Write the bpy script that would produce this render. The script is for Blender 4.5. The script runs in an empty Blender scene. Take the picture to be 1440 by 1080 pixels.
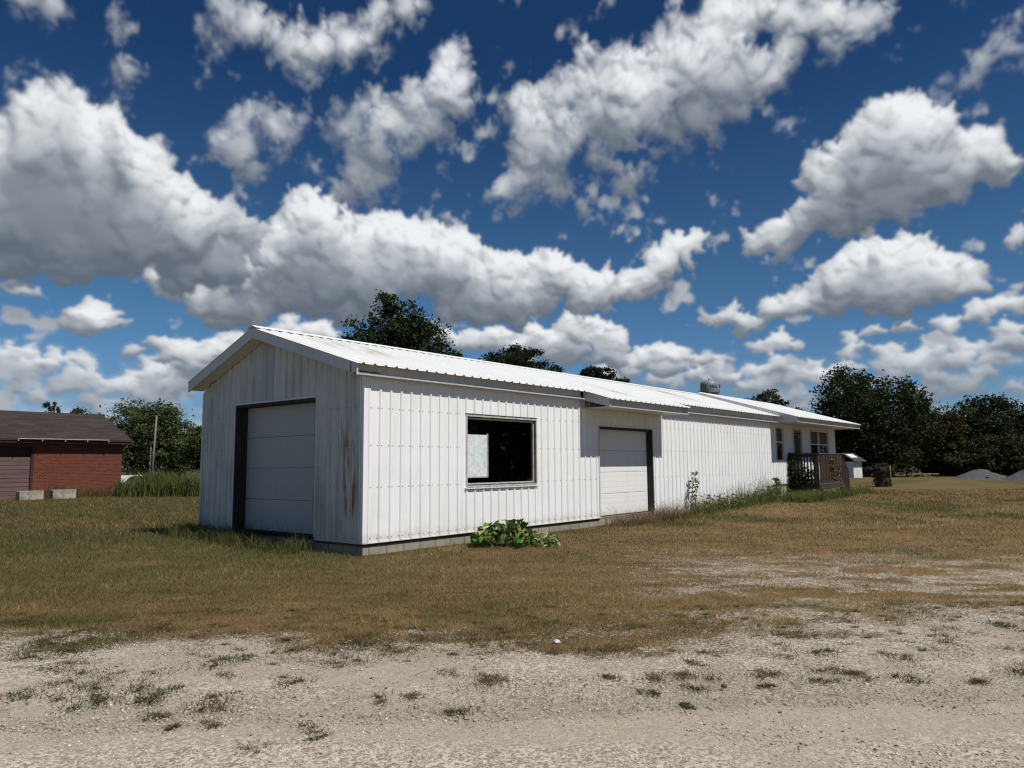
import bpy, bmesh, math, random
import numpy as np
from mathutils import Vector, Matrix
R = math.radians
scene = bpy.context.scene
COL = scene.collection
random.seed(7)

# ------------------------------------------------------------------ camera
YAW, PITCH, ROLL = 0.68294, 0.10710, -0.00804
CAM = Vector((-8.6162, -10.3824, 1.5699))
FWD = np.array([math.cos(YAW), math.sin(YAW)])
RGT = np.array([math.sin(YAW), -math.cos(YAW)])
cd = bpy.data.cameras.new('camera')
cam = bpy.data.objects.new('camera', cd)
COL.objects.link(cam)
fw = Vector((math.cos(YAW)*math.cos(PITCH), math.sin(YAW)*math.cos(PITCH), math.sin(PITCH)))
rt = Vector((math.sin(YAW), -math.cos(YAW), 0))
up = rt.cross(fw)
r2 = rt*math.cos(ROLL) + up*math.sin(ROLL)
u2 = -rt*math.sin(ROLL) + up*math.cos(ROLL)
m = Matrix((r2, u2, -fw)).transposed().to_4x4()
m.translation = CAM
cam.matrix_world = m
cd.sensor_fit = 'HORIZONTAL'
cd.sensor_width = 36.0
cd.lens = 36.0*1055.36/1440.0
cd.clip_start = 0.05
cd.clip_end = 6000
scene.camera = cam

# ------------------------------------------------------------------ node helper
class NT:
    def __init__(s, tree):
        s.t = tree
    def n(s, typ, ins=None, **kw):
        nd = s.t.nodes.new(typ)
        for k, v in kw.items():
            setattr(nd, k, v)
        if ins:
            for k, v in ins.items():
                if isinstance(v, bpy.types.NodeSocket):
                    s.t.links.new(v, nd.inputs[k])
                else:
                    nd.inputs[k].default_value = v
        return nd
    def math(s, op, a, b=0.0, c=0.0, clamp=False):
        nd = s.n('ShaderNodeMath', {0: a, 1: b, 2: c}, operation=op)
        nd.use_clamp = clamp
        return nd.outputs[0]
    def vmath(s, op, a, b=(0, 0, 0), scale=None):
        nd = s.n('ShaderNodeVectorMath', {0: a, 1: b}, operation=op)
        if scale is not None:
            if isinstance(scale, bpy.types.NodeSocket):
                s.t.links.new(scale, nd.inputs['Scale'])
            else:
                nd.inputs['Scale'].default_value = scale
        return nd.outputs[0]
    def step(s, x, a, b):
        nd = s.n('ShaderNodeMapRange', {0: x, 1: a, 2: b, 3: 0.0, 4: 1.0}, interpolation_type='SMOOTHSTEP')
        return nd.outputs[0]
    def mix(s, f, a, b, blend='MIX'):
        nd = s.n('ShaderNodeMix', data_type='RGBA', blend_type=blend)
        for i, v in ((0, f), (6, a), (7, b)):
            if isinstance(v, bpy.types.NodeSocket):
                s.t.links.new(v, nd.inputs[i])
            else:
                nd.inputs[i].default_value = v if i == 0 else (tuple(v)+(1,))[:4]
        return nd.outputs[2]
    def noise(s, vec, scale, detail=4, rough=.55, dist=0.0, out='Fac', dim='3D'):
        nd = s.n('ShaderNodeTexNoise', {'Vector': vec, 'Scale': scale, 'Detail': detail, 'Roughness': rough, 'Distortion': dist}, noise_dimensions=dim)
        return nd.outputs[out]

# ------------------------------------------------------------------ sky, clouds, sun
SUN_EL, SUN_AZ = R(54.5), R(-87.6)      # azimuth counted from +x
sun_dir = Vector((math.cos(SUN_AZ)*math.cos(SUN_EL), math.sin(SUN_AZ)*math.cos(SUN_EL), math.sin(SUN_EL)))
# value noise for layout decisions (where grass is green, where gravel is bare)
def _h(ix, iy, s):
    n = (ix.astype(np.int64)*374761393+iy.astype(np.int64)*668265263+s*982451653) & 0xffffffff
    n = ((n ^ (n >> 13))*1274126177) & 0xffffffff
    return ((n ^ (n >> 16)) & 0xffff)/65535.0
def vnoise(x, y, s=0):
    ix = np.floor(x); iy = np.floor(y); fx = x-ix; fy = y-iy
    fx = fx*fx*(3-2*fx); fy = fy*fy*(3-2*fy)
    a = _h(ix, iy, s); b = _h(ix+1, iy, s); c = _h(ix, iy+1, s); d = _h(ix+1, iy+1, s)
    return (a*(1-fx)+b*fx)*(1-fy)+(c*(1-fx)+d*fx)*fy
def fbm(x, y, s=0, o=4):
    t = 0; a = .5; n = 0
    for i in range(o):
        t = t+a*vnoise(x*2**i, y*2**i, s+i*17); n += a; a *= .5
    return t/n
def sstep(x, a, b):
    t = np.clip((x-a)/(b-a), 0, 1); return t*t*(3-2*t)

PUFFS = "-577,387,32,100,3 -549,397,30,100,3 -597,364,32,100,3 -519,380,34,100,3 -565,352,51,100,3 -608,332,42,100,3 -490,350,43,100,3 -470,329,48,100,3 -523,317,65,100,3 -437,313,37,100,3 -578,276,80,100,3 -505,263,70,100,3 -444,271,57,100,3 -416,299,29,100,3 -387,285,38,100,3 -371,312,17,100,3 -349,285,30,100,3 -610,240,57,100,3 -394,250,51,100,3 -274,321,30,100,2 -292,302,31,100,2 -238,315,34,100,2 -264,282,54,100,2 -209,294,37,100,2 -172,301,33,100,2 -143,297,33,100,2 -115,284,37,100,2 -153,265,56,100,2 -86,276,38,100,2 -62,278,25,100,2 -300,258,44,100,2 -343,246,39,100,2 -209,245,64,100,2 -316,212,44,100,2 -263,215,50,100,2 -384,212,38,100,2 -426,217,32,100,2 -105,248,47,100,2 -359,192,35,100,2 -190,218,46,100,2 -57,234,36,100,2 -28,248,38,100,2 1,248,36,100,2 21,253,28,100,2 50,252,34,100,2 78,242,36,100,2 126,232,30,100,2 107,218,34,100,2 164,235,26,100,2 193,252,28,100,2 207,264,26,100,2 226,277,23,100,2 249,279,18,100,2 178,225,24,100,2 -76,211,38,100,2 -18,216,43,100,2 39,215,36,100,2 -19,169,29,100,1 29,164,33,100,1 77,177,30,100,1 106,172,30,100,1 134,166,26,100,1 67,149,33,100,1 124,143,30,100,1 171,137,26,100,1 199,145,24,100,1 226,135,24,100,1 253,129,18,100,1 207,117,26,100,1 10,140,27,100,1 152,114,23,100,1 -57,164,24,100,1 -95,169,24,100,1 -518,180,22,100,1 -537,166,19,100,1 -501,171,20,100,1 -486,170,10,100,1 -519,163,27,100,1 -577,129,16,100,0 -549,128,17,100,0 -597,121,16,100,0 -528,121,11,100,0 -563,115,19,100,0 -585,90,16,100,0 -534,92,19,100,0 -490,94,24,100,0 -460,83,23,100,0 -561,79,18,100,0 -429,96,21,100,0 -447,151,18,100,1 -469,133,16,100,1 -423,140,29,100,1 -382,146,30,100,1 -349,152,30,100,1 -398,119,25,100,1 -356,121,26,100,1 -421,97,21,100,1 -380,89,21,100,1 -298,168,31,100,1 -253,170,32,100,1 -314,131,27,100,1 -594,200,14,70,1 -574,198,10,60,1 -577,499,25,70,3 -605,495,17,70,3 -555,498,18,65,3 -547,482,11,45,3 -488,451,20,65,3 -503,446,14,55,3 -472,454,12,55,3 -536,426,12,45,3 -551,428,10,45,3 -379,534,28,70,3 -353,531,26,70,3 -387,507,18,50,3 -395,491,14,40,3 -334,515,16,50,3 -409,522,14,50,3 -298,513,29,80,3 -261,517,34,85,3 -223,517,31,80,3 -279,495,26,75,3 -194,531,22,75,3 -214,541,19,60,3 -170,521,14,50,3 -185,564,24,75,3 -146,567,28,75,3 -116,572,17,65,3 -366,421,27,70,3 -331,437,24,60,3 -356,394,34,75,3 -313,419,30,70,3 -286,439,19,60,3 -383,406,21,60,3 -338,367,21,65,3 -303,387,22,60,3 -266,374,18,50,3 -76,521,20,80,3 -66,494,25,80,3 -96,501,25,85,3 -96,468,36,85,3 -135,458,31,80,3 -154,432,36,80,3 -115,434,32,70,3 -183,405,32,75,3 -201,378,32,70,3 -212,437,31,60,3 -240,418,22,55,3 -173,371,26,60,3 -220,351,23,60,3 -187,340,16,45,3 -135,404,23,55,3 -96,392,13,40,3 -56,461,14,45,3 143,509,25,85,3 122,490,36,90,3 161,488,40,95,3 83,476,32,85,3 53,460,32,85,3 180,453,49,95,3 131,448,45,90,3 228,474,48,95,3 211,523,24,70,3 240,535,32,80,3 277,515,42,85,3 266,477,47,95,3 312,472,42,90,3 347,466,33,85,3 301,441,39,90,3 255,434,39,85,3 217,421,31,75,3 288,544,33,80,3 333,538,37,85,3 378,530,36,85,3 420,518,35,85,3 457,507,29,80,3 477,510,19,70,3 435,486,24,70,3 475,477,14,50,3 384,491,23,65,3 23,444,32,80,3 -2,449,18,60,3 42,418,37,80,3 81,417,37,80,3 22,384,32,70,3 61,379,32,70,3 -3,358,26,60,3 31,344,21,50,3 120,394,23,60,3 148,370,20,60,3 99,337,17,55,3 177,377,15,45,3 235,394,22,55,3 272,403,17,50,3 365,456,17,60,3 440,447,11,40,3 475,409,22,100,3 498,404,23,100,3 524,395,20,100,3 546,390,15,100,3 453,389,25,100,3 492,374,37,100,3 530,371,29,100,3 444,367,28,100,3 410,356,23,100,3 393,342,15,100,3 482,340,47,100,3 543,345,28,100,3 572,350,20,100,3 592,338,19,100,3 605,324,10,100,3 570,324,28,100,3 425,325,37,100,3 472,310,44,100,3 526,313,34,100,3 399,303,27,100,3 365,291,21,100,3 338,280,24,100,3 321,273,19,100,3 439,290,24,100,3 364,269,17,100,3 590,312,16,100,3 437,248,21,100,2 461,249,20,100,2 496,249,22,100,2 514,246,19,100,2 483,230,36,100,2 420,229,27,100,2 395,218,21,100,2 443,213,41,100,2 527,224,25,100,2 549,219,21,100,2 569,210,13,100,2 519,201,35,100,2 473,193,36,100,2 555,200,22,100,2 373,198,19,100,2 347,192,21,100,2 410,191,25,100,2 291,187,21,85,2 312,176,18,80,2 268,183,14,70,2 580,173,20,100,0 601,174,18,100,0 559,167,21,100,0 531,158,21,100,0 494,158,20,100,0 456,157,19,100,0 424,151,17,100,0 592,148,20,100,0 341,152,22,100,0 319,144,18,100,0 366,146,17,100,0 314,117,19,100,0 340,121,23,100,0 365,111,21,100,0 287,105,18,100,0 304,95,21,100,0 356,93,19,100,0 397,104,21,100,0 430,111,21,100,0 431,137,21,80,0 470,130,22,80,0 507,123,22,100,0 542,116,23,100,0 576,109,20,100,0 597,124,16,100,0 562,95,19,100,0 512,94,20,100,0 476,100,18,100,0 594,80,18,100,0 609,251,16,100,0 602,237,11,70,0 600,450,17,60,3 613,436,21,65,3 585,433,20,65,3 570,422,18,60,3 548,423,16,65,3 540,414,11,50,3 622,458,12,50,3 579,488,15,60,3 565,498,13,50,3 519,482,13,40,3 522,470,11,35,3 550,492,11,35,3 404,386,12,40,3 331,404,12,35,3"
AZ0, AZW, ELH = YAW, .74, .74            # the traced part of the sky: half width and height in radians
def make_clouds(W=1536, H=768):
    rng = np.random.default_rng(12)
    px = 2*AZW/W
    Xc = (np.arange(W)+.5)*px-AZW; Yc = (np.arange(H)+.5)*(ELH/H)
    py = ELH/H
    def stamp(field, hgt, x, y, r, w, z, flat=1.0, fl=1.35):
        i0 = max(0, int((x-r+AZW)/px)); i1 = min(W, int((x+r+AZW)/px)+2)
        j0 = max(0, int((y-r)/py)); j1 = min(H, int((y+r)/py)+2)
        if i0 >= i1 or j0 >= j1: return
        dx = (Xc[i0:i1]-x)/r; dy = (Yc[j0:j1]-y)/r*flat
        dy = np.where(dy < 0, dy*fl, dy)
        q = 1-dx[None]**2-dy[:, None]**2
        np.maximum(field[j0:j1, i0:i1], (q*w).astype(np.float32), out=field[j0:j1, i0:i1])
        cap = np.where(q > 0, z+r*np.sqrt(np.maximum(q, 0)), 0)
        np.maximum(hgt[j0:j1, i0:i1], cap.astype(np.float32), out=hgt[j0:j1, i0:i1])
    L = [tuple(float(k) for k in t.split(',')) for t in PUFFS.split()]
    L = [(a/1000, e/1000, r/1000, w/100, int(k)) for a, e, r, w, k in L]
    # many small flat clouds far away, low over the land
    for i in range(115):
        e = rng.uniform(.008, .135)
        a = rng.uniform(-.74, .74); n = rng.integers(3, 7)
        for k in range(n):
            L.append((a+rng.normal(0, .03+.12*e), e+rng.normal(0, .003+.02*e), rng.uniform(.008, .016)+.08*e*rng.uniform(.3, 1), rng.uniform(.65, .95), 0))
    def blur(a, s):
        k = np.fft.rfft2(np.pad(a, ((0, 0), (0, 0)), mode='constant'))
        fy = np.fft.fftfreq(H)[:, None]; fx = np.fft.rfftfreq(W)[None]
        return np.fft.irfft2(k*np.exp(-2*np.pi**2*s*s*(fx*fx+fy*fy)), s=(H, W)).astype(np.float32)
    # pull the puffs about with turbulence so that no outline stays a circle
    X, Y = np.meshgrid(Xc, Yc)
    yy = np.where(Y < .2, Y+(Y-.2)*.9, Y)
    def turb(k, s, o): return fbm(X*k+40, yy*k+40, s, o)-.5
    wx = turb(28, 3, 5)*.026+turb(90, 7, 4)*.009; wy = turb(28, 13, 5)*.022+turb(90, 17, 4)*.008
    ii = np.clip((X+wx+AZW)/px-.5, 0, W-1.001); jj = np.clip((Y+wy)/py-.5, 0, H-1.001)
    i0 = ii.astype(int); j0 = jj.astype(int); fi = (ii-i0).astype(np.float32); fj = (jj-j0).astype(np.float32)
    def warp(a): return a[j0, i0]*(1-fi)*(1-fj)+a[j0, i0+1]*fi*(1-fj)+a[j0+1, i0]*(1-fi)*fj+a[j0+1, i0+1]*fi*fj
    n1 = turb(22, 23, 7); n2 = turb(70, 29, 5)
    hi = sstep(Y, .22, .5)
    OA = np.zeros((H, W)); OL = np.zeros((H, W))
    for layer in range(4):
        field = np.zeros((H, W), np.float32); hgt = np.zeros((H, W), np.float32)
        for x, y, r, w, lk in L:
            if lk != layer: continue
            flat = 1.0 if y > .20 else 1.0+(.20-y)*4.5
            r = r*(1.0, .90, .84, .76)[3-layer]
            z = rng.uniform(0, .5)*r
            stamp(field, hgt, x, y, r, w, z, flat)
            crisp = w > .82
            for k in range(16):
                a = rng.uniform(-.9, math.pi+.9) if crisp else rng.uniform(0, 6.283)
                d = r*rng.uniform(.45, .95 if crisp else 1.15); r1 = r*rng.uniform(.20, .46)
                x1, y1 = x+d*math.cos(a), y+d*math.sin(a)/flat
                z1 = z+math.sqrt(max(r*r-d*d, 0))*.8
                stamp(field, hgt, x1, y1, r1, w*rng.uniform(.75, 1.0), z1, flat, 1.15)
                for m_ in range(7 if r1 > .006 else 0):
                    a2 = rng.uniform(0, 6.283); d2 = r1*rng.uniform(.5, 1.0); r2 = r1*rng.uniform(.22, .45)
                    stamp(field, hgt, x1+d2*math.cos(a2), y1+d2*math.sin(a2)/flat, r2, w*rng.uniform(.6, 1.0), z1+math.sqrt(max(r1*r1-d2*d2, 0))*.9, flat, 1.0)
        field = warp(field); hgt = warp(blur(hgt, .8))
        thin = 1-sstep(blur(np.clip(field, 0, 1), 9), .15, .75)
        F = field+(n1*1.5+n2*1.0)*(.20+.80*thin)-.17*thin
        alpha = sstep(F, .02, .38+.55*hi+.25*thin+.30*sstep(.15-Y, 0, .12))
        # light from high on the viewer's side, slightly from the right
        def relief(s, k):
            b = blur(hgt, s)
            gy, gx = np.gradient(b, py, px)
            nz = 1/np.sqrt(1+(k*gx)**2+(k*gy)**2)
            l = np.array([.22, .72, .66]); l /= np.linalg.norm(l)
            return np.clip((-k*gx*l[0]-k*gy*l[1]+l[2])*nz, 0, 1)
        lam = .30*relief(1.3, .8)+.38*relief(4.5, 1.2)+.32*relief(13, 1.6)
        # cloud standing above each spot shades it: run down from the top of the sky
        acc = np.zeros(W, np.float32); dark = np.zeros((H, W), np.float32)
        am = blur(np.clip(field, 0, 1)**.5*(field > 0), 5)
        for j in range(H-1, -1, -1):
            ln = .020+.16*Yc[j]
            acc = acc*math.exp(-py/ln)+am[j]*(py/ln)
            dark[j] = acc
        dark = blur(dark, 3)
        dk = sstep(dark+.20*n1, .22, .92)
        lit = (.30+.80*lam)*(1-.70*dk)+.06*n1
        lit = lit*(1-.30*thin)-.02*(1-hi)*0
        lit = np.clip(lit, 0, 1)
        alpha = np.clip(blur(alpha.astype(np.float32), 1.25), 0, 1); lit = blur(lit.astype(np.float32), .9)
        OL = lit*alpha+OL*(1-alpha); OA = alpha+OA*(1-alpha)
    OL = OL/np.maximum(OA, 1e-4)
    # haze takes contrast from the lowest clouds
    hz = sstep(.17-Y, 0, .15)
    OL = OL*(1-.5*hz)+.64*.5*hz
    OA = OA*(1-.15*hz)+.22*hz*(1-OA)
    return OA.astype(np.float32), OL.astype(np.float32)
def build_sky():
    w = bpy.data.worlds.new('World')
    scene.world = w
    w.use_nodes = True
    t = w.node_tree
    t.nodes.clear()
    N = NT(t)
    # cloud cover and cloud brightness worked out above, laid out by compass bearing and height over the horizon
    cover, bright = make_clouds()
    H, W = cover.shape
    img = bpy.data.images.new('cloud_field', W, H, alpha=False, float_buffer=True)
    img.colorspace_settings.name = 'Non-Color'
    px = np.ones((H, W, 4), np.float32)
    px[..., 0] = cover; px[..., 1] = bright; px[..., 2] = 0
    img.pixels.foreach_set(px.ravel())
    img.update()
    img.pack()
    tc = N.n('ShaderNodeTexCoord')
    d = tc.outputs['Generated']
    sx = N.n('ShaderNodeSeparateXYZ', {0: d})
    az = N.math('ARCTAN2', sx.outputs[1], sx.outputs[0])
    el = N.math('ARCSINE', sx.outputs[2])
    u = N.math('MULTIPLY_ADD', N.math('SUBTRACT', AZ0, az), .5/AZW, .5)
    v = N.math('MULTIPLY', el, 1.0/ELH)
    tx = N.n('ShaderNodeTexImage', {'Vector': N.n('ShaderNodeCombineXYZ', {0: u, 1: v, 2: 0.0}).outputs[0]}, interpolation='Cubic', extension='MIRROR')
    tx.image = img
    sc_ = N.n('ShaderNodeSeparateColor', {0: tx.outputs['Color']})
    lit = sc_.outputs[1]
    # beyond the traced sector: unseen mirrored cloud, thinned to set the fill light
    dm = N.math('MAXIMUM', N.math('MULTIPLY', N.math('ABSOLUTE', N.math('SUBTRACT', AZ0, az)), 1.0/AZW), N.math('MULTIPLY', el, 1.0/ELH))
    alpha = N.math('MULTIPLY', sc_.outputs[0], N.math('MULTIPLY_ADD', N.step(dm, 1.0, .93), .72, .28))
    ramp = N.n('ShaderNodeValToRGB', {0: lit})
    cr = ramp.color_ramp
    cr.elements[0].position = 0.0
    cr.elements[0].color = (.080, .108, .148, 1)
    cr.elements[1].position = 1.0
    cr.elements[1].color = (.86, .88, .90, 1)
    e2 = cr.elements.new(.38); e2.color = (.24, .27, .315, 1)
    e3 = cr.elements.new(.68); e3.color = (.50, .53, .565, 1)
    cloud = N.vmath('SCALE', ramp.outputs[0], scale=10.0)
    sky = N.n('ShaderNodeTexSky', sky_type='NISHITA')
    sky.sun_disc = False
    sky.sun_elevation = SUN_EL
    sky.sun_rotation = math.atan2(sun_dir.x, sun_dir.y)
    sky.altitude = 200
    sky.air_density = 1.0
    sky.dust_density = .2
    sky.ozone_density = 2.5
    tr = N.n('ShaderNodeValToRGB', {0: N.math('MULTIPLY', el, 2.0)})
    te = tr.color_ramp.elements
    te[0].position = 0.0; te[0].color = (.29, .44, .74, 1)
    te[1].position = 1.0; te[1].color = (.11, .26, .42, 1)
    q = te.new(.2); q.color = (.33, .52, .72, 1)
    q = te.new(.45); q.color = (.28, .47, .61, 1)
    blue = N.vmath('MULTIPLY', sky.outputs[0], tr.outputs[0])
    alpha = N.math('MULTIPLY', alpha, N.step(el, -.02, .01))
    tot = N.n('ShaderNodeMix', data_type='RGBA')
    t.links.new(alpha, tot.inputs[0]); t.links.new(blue, tot.inputs[6]); t.links.new(cloud, tot.inputs[7])
    bg = N.n('ShaderNodeBackground', {'Color': tot.outputs[2], 'Strength': 0.1})
    out = N.n('ShaderNodeOutputWorld', {'Surface': bg.outputs[0]})
    w.cycles.sampling_method = 'AUTOMATIC'
build_sky()
sl = bpy.data.lights.new('sun', 'SUN')
sl.energy = 4.7
sl.angle = R(.53)
sl.color = (1.0, .95, .88)
sun = bpy.data.objects.new('sun', sl)
COL.objects.link(sun)
sun.rotation_euler = sun_dir.to_track_quat('Z', 'Y').to_euler()
sun.location = (0, -20, 30)

vs = scene.view_settings
scene.display_settings.display_device = 'sRGB'
vs.view_transform = 'Standard'
vs.look = 'None'
vs.exposure = 0.0
vs.gamma = 1.0
scene.cycles.max_bounces = 6
scene.cycles.diffuse_bounces = 3
scene.cycles.glossy_bounces = 3
scene.cycles.transmission_bounces = 4
scene.cycles.transparent_max_bounces = 8
scene.cycles.use_denoising = True
scene.cycles.use_adaptive_sampling = False
scene.cycles.filter_width = 1.2

# ------------------------------------------------------------------ object helpers
def tag(o, label=None, cat=None, group=None, kind=None):
    if label: o['label'] = label
    if cat: o['category'] = cat
    if group: o['group'] = group
    if kind: o['kind'] = kind
    return o

def thing(name, label, cat, loc=(0, 0, 0), rz=0.0, group=None):
    o = bpy.data.objects.new(name, None)
    o.empty_display_size = .3
    COL.objects.link(o)
    o.location = loc
    o.rotation_euler = (0, 0, rz)
    return tag(o, label, cat, group)

class MB:
    """collects faces of one part; tf maps (u, out, z) to the space of its thing"""
    def __init__(s, tf=None):
        s.v = []; s.f = []; s.m = []; s.tf = tf or (lambda a, b, c: (a, b, c))
    def add(s, vs, fs, mi=0):
        b = len(s.v)
        s.v += [s.tf(*q) for q in vs]
        s.f += [tuple(i+b for i in f) for f in fs]
        s.m += [mi]*len(fs)
    def box(s, a0, a1, b0, b1, c0, c1, mi=0):
        s.add([(a0, b0, c0), (a1, b0, c0), (a1, b1, c0), (a0, b1, c0), (a0, b0, c1), (a1, b0, c1), (a1, b1, c1), (a0, b1, c1)],
              [(0, 3, 2, 1), (4, 5, 6, 7), (0, 1, 5, 4), (1, 2, 6, 5), (2, 3, 7, 6), (3, 0, 4, 7)], mi)
    def sweep(s, prof, d0, d1, mk, mi=0):
        """closed profile (p, q) pairs, swept from d0 to d1; mk(d, p, q) -> xyz"""
        n = len(prof)
        s.add([mk(d0, *q) for q in prof]+[mk(d1, *q) for q in prof],
              [(i, (i+1) % n, n+(i+1) % n, n+i) for i in range(n)]+[tuple(range(n))[::-1], tuple(range(n, 2*n))], mi)
    def bar(s, a, b, w, h=None, mi=0, upv=(0, 0, 1)):
        a = Vector(a); b = Vector(b); h = h or w
        d = (b-a).normalized(); x = d.cross(Vector(upv))
        if x.length < 1e-4: x = Vector((1, 0, 0))
        x.normalize(); y = x.cross(d)
        c = [x*(w/2)*i+y*(h/2)*j for i, j in ((-1, -1), (1, -1), (1, 1), (-1, 1))]
        s.add([tuple(a+k) for k in c]+[tuple(b+k) for k in c],
              [(0, 1, 2, 3), (7, 6, 5, 4), (0, 4, 5, 1), (1, 5, 6, 2), (2, 6, 7, 3), (3, 7, 4, 0)], mi)
    def tube(s, pts, rad, n=8, mi=0):
        rings = []
        pts = [Vector(q) for q in pts]
        vs = []; fs = []
        for i, q in enumerate(pts):
            d = (pts[min(i+1, len(pts)-1)]-pts[max(i-1, 0)]).normalized()
            x = d.cross(Vector((.13, .97, .2))).normalized(); y = d.cross(x)
            r = rad[i] if isinstance(rad, (list, tuple)) else rad
            vs += [tuple(q+x*r*math.cos(k*2*math.pi/n)+y*r*math.sin(k*2*math.pi/n)) for k in range(n)]
        for i in range(len(pts)-1):
            for k in range(n):
                fs.append((i*n+k, i*n+(k+1) % n, (i+1)*n+(k+1) % n, (i+1)*n+k))
        fs.append(tuple(range(n))[::-1]); fs.append(tuple(range((len(pts)-1)*n, len(pts)*n)))
        s.add(vs, fs, mi)
    def lathe(s, prof, n=32, c=(0, 0, 0), mi=0):
        vs = []; fs = []
        for r, z in prof:
            vs += [(c[0]+r*math.cos(k*2*math.pi/n), c[1]+r*math.sin(k*2*math.pi/n), c[2]+z) for k in range(n)]
        for i in range(len(prof)-1):
            for k in range(n):
                fs.append((i*n+k, i*n+(k+1) % n, (i+1)*n+(k+1) % n, (i+1)*n+k))
        s.add(vs, fs, mi)
    def build(s, name, mats, parent=None, smooth=False, recalc=True, bevel=0):
        me = bpy.data.meshes.new(name)
        me.from_pydata(s.v, [], s.f)
        mats = mats if isinstance(mats, (list, tuple)) else [mats]
        for q in mats: me.materials.append(q)
        me.polygons.foreach_set('material_index', s.m)
        if recalc or bevel:
            bm = bmesh.new(); bm.from_mesh(me)
            if recalc: bmesh.ops.recalc_face_normals(bm, faces=bm.faces)
            if bevel: bmesh.ops.bevel(bm, geom=[e for e in bm.edges if len(e.link_faces) == 2 and e.calc_face_angle(0) > .6], offset=bevel, segments=2, affect='EDGES', profile=.5)
            bm.to_mesh(me); bm.free()
        if smooth: me.polygons.foreach_set('use_smooth', [True]*len(me.polygons))
        me.update()
        o = bpy.data.objects.new(name, me)
        COL.objects.link(o)
        if parent: o.parent = parent
        return o

def mesh_np(name, verts, faces, mat, parent=None, col=None, smooth=False, floats=None):
    """verts (N,3), faces (M,k) of one size, col (N,3) -> one mesh object"""
    me = bpy.data.meshes.new(name)
    k = faces.shape[1]
    me.vertices.add(len(verts)); me.vertices.foreach_set('co', np.ascontiguousarray(verts, np.float32).ravel())
    me.loops.add(faces.size); me.loops.foreach_set('vertex_index', np.ascontiguousarray(faces, np.int32).ravel())
    me.polygons.add(len(faces)); me.polygons.foreach_set('loop_start', np.arange(0, faces.size, k, dtype=np.int32))
    if smooth: me.polygons.foreach_set('use_smooth', np.ones(len(faces), bool))
    if col is not None:
        a = me.attributes.new('tint', 'FLOAT_COLOR', 'POINT')
        c4 = np.ones((len(verts), 4), np.float32); c4[:, :3] = col
        a.data.foreach_set('color', c4.ravel())
    for nm, arr in (floats or {}).items():
        a = me.attributes.new(nm, 'FLOAT', 'POINT'); a.data.foreach_set('value', np.ascontiguousarray(arr, np.float32))
    me.update(calc_edges=True)
    me.materials.append(mat)
    o = bpy.data.objects.new(name, me)
    COL.objects.link(o)
    if parent: o.parent = parent
    return o

def DS(x, y):      # distance in front of / to the right of where the photographer stood (road runs square to this)
    dx = x-CAM.x; dy = y-CAM.y
    return dx*FWD[0]+dy*FWD[1], dx*RGT[0]+dy*RGT[1]
def XY(D, S):
    return CAM.x+D*FWD[0]+S*RGT[0], CAM.y+D*FWD[1]+S*RGT[1]

def ground_z(x, y):
    x = np.asarray(x, float); y = np.asarray(y, float)
    z = .27*np.exp(-((x-22)/9.0)**2-((y+.5)/6.0)**2)+.11*np.exp(-((x+.5)/4.0)**2-((y-6)/3.5)**2)
    z = z+.30*np.exp(-((x-57)/9.0)**2-((y-7.5)/9.0)**2)+.25*sstep(x, 66, 76)*sstep(-y, -16, 2)*0
    z = z+.012*(fbm(x*.9, y*.9, 3)-.5)+.05*(fbm(x*.2, y*.2, 5)-.5)*sstep(np.hypot(x+4, y+5), 4, 14)*(1-sstep(y, -3.5, -1.5)*sstep(-y, -9, -6)*sstep(x, -3, -1)*sstep(-x, -32, -29))
    return z

CLUMPS = [(-5.48, -1.52, 0.55), (-5.88, -2.74, 0.35), (-5.68, -3.08, 0.45), (-5.61, -2.49, 0.5), (-6.09, -3.04, 0.3), (-6.2, -3.81, 0.35), (-6.0, -4.39, 0.4), (-6.22, -4.32, 0.3), (-5.88, -5.03, 0.25), (-5.9, -5.55, 0.3), (-6.04, -4.78, 0.3), (-6.57, -4.22, 0.3), (-6.26, -4.62, 0.25), (-6.32, -4.93, 0.25), (-6.11, -5.09, 0.2), (-5.13, -4.58, 0.4), (-4.53, -4.82, 0.3), (-4.71, -4.66, 0.25), (-4.14, -5.16, 0.35), (-4.11, -5.53, 0.35), (-4.57, -5.35, 0.3), (-5.24, -5.53, 0.2), (-4.49, -4.29, 0.3), (-6.21, -5.49, 0.14), (-6.08, -5.92, 0.1), (-6.22, -5.8, 0.08), (-6.15, -6.49, 0.12), (-5.79, -6.48, 0.15), (-5.82, -6.64, 0.08), (-5.0, -4.48, 0.2), (-5.42, -4.99, 0.15), (-4.27, -6.62, 0.25), (-5.04, -6.42, 0.15), (-4.34, -6.33, 0.2), (-4.97, -6.92, 0.2), (-4.25, -6.67, 0.2), (-3.35, -6.57, 0.2), (-3.12, -6.74, 0.3), (-2.91, -6.82, 0.3), (-3.74, -7.27, 0.18), (-3.5, -7.55, 0.2), (-3.31, -7.75, 0.35), (-3.57, -7.93, 0.15), (-3.86, -7.75, 0.15), (-2.96, -7.61, 0.2), (-2.62, -7.6, 0.25), (-2.92, -8.19, 0.3), (-2.59, -8.55, 0.25), (-2.54, -8.74, 0.2), (-2.42, -9.05, 0.2), (-2.83, -8.52, 0.2), (-1.54, -7.87, 0.35), (-1.94, -8.3, 0.3), (-1.67, -9.62, 0.4), (-2.19, -9.44, 0.15), (-3.22, -8.3, 0.1), (-4.0, -8.06, 0.1), (-3.25, -6.16, 0.3), (-3.61, -5.46, 0.4), (-4.08, -4.84, 0.4), (-5.23, -3.18, 0.5), (-0.91, -9.03, 0.3), (-1.75, -8.75, 0.3), (0.03, -9.29, 0.4)]

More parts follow.
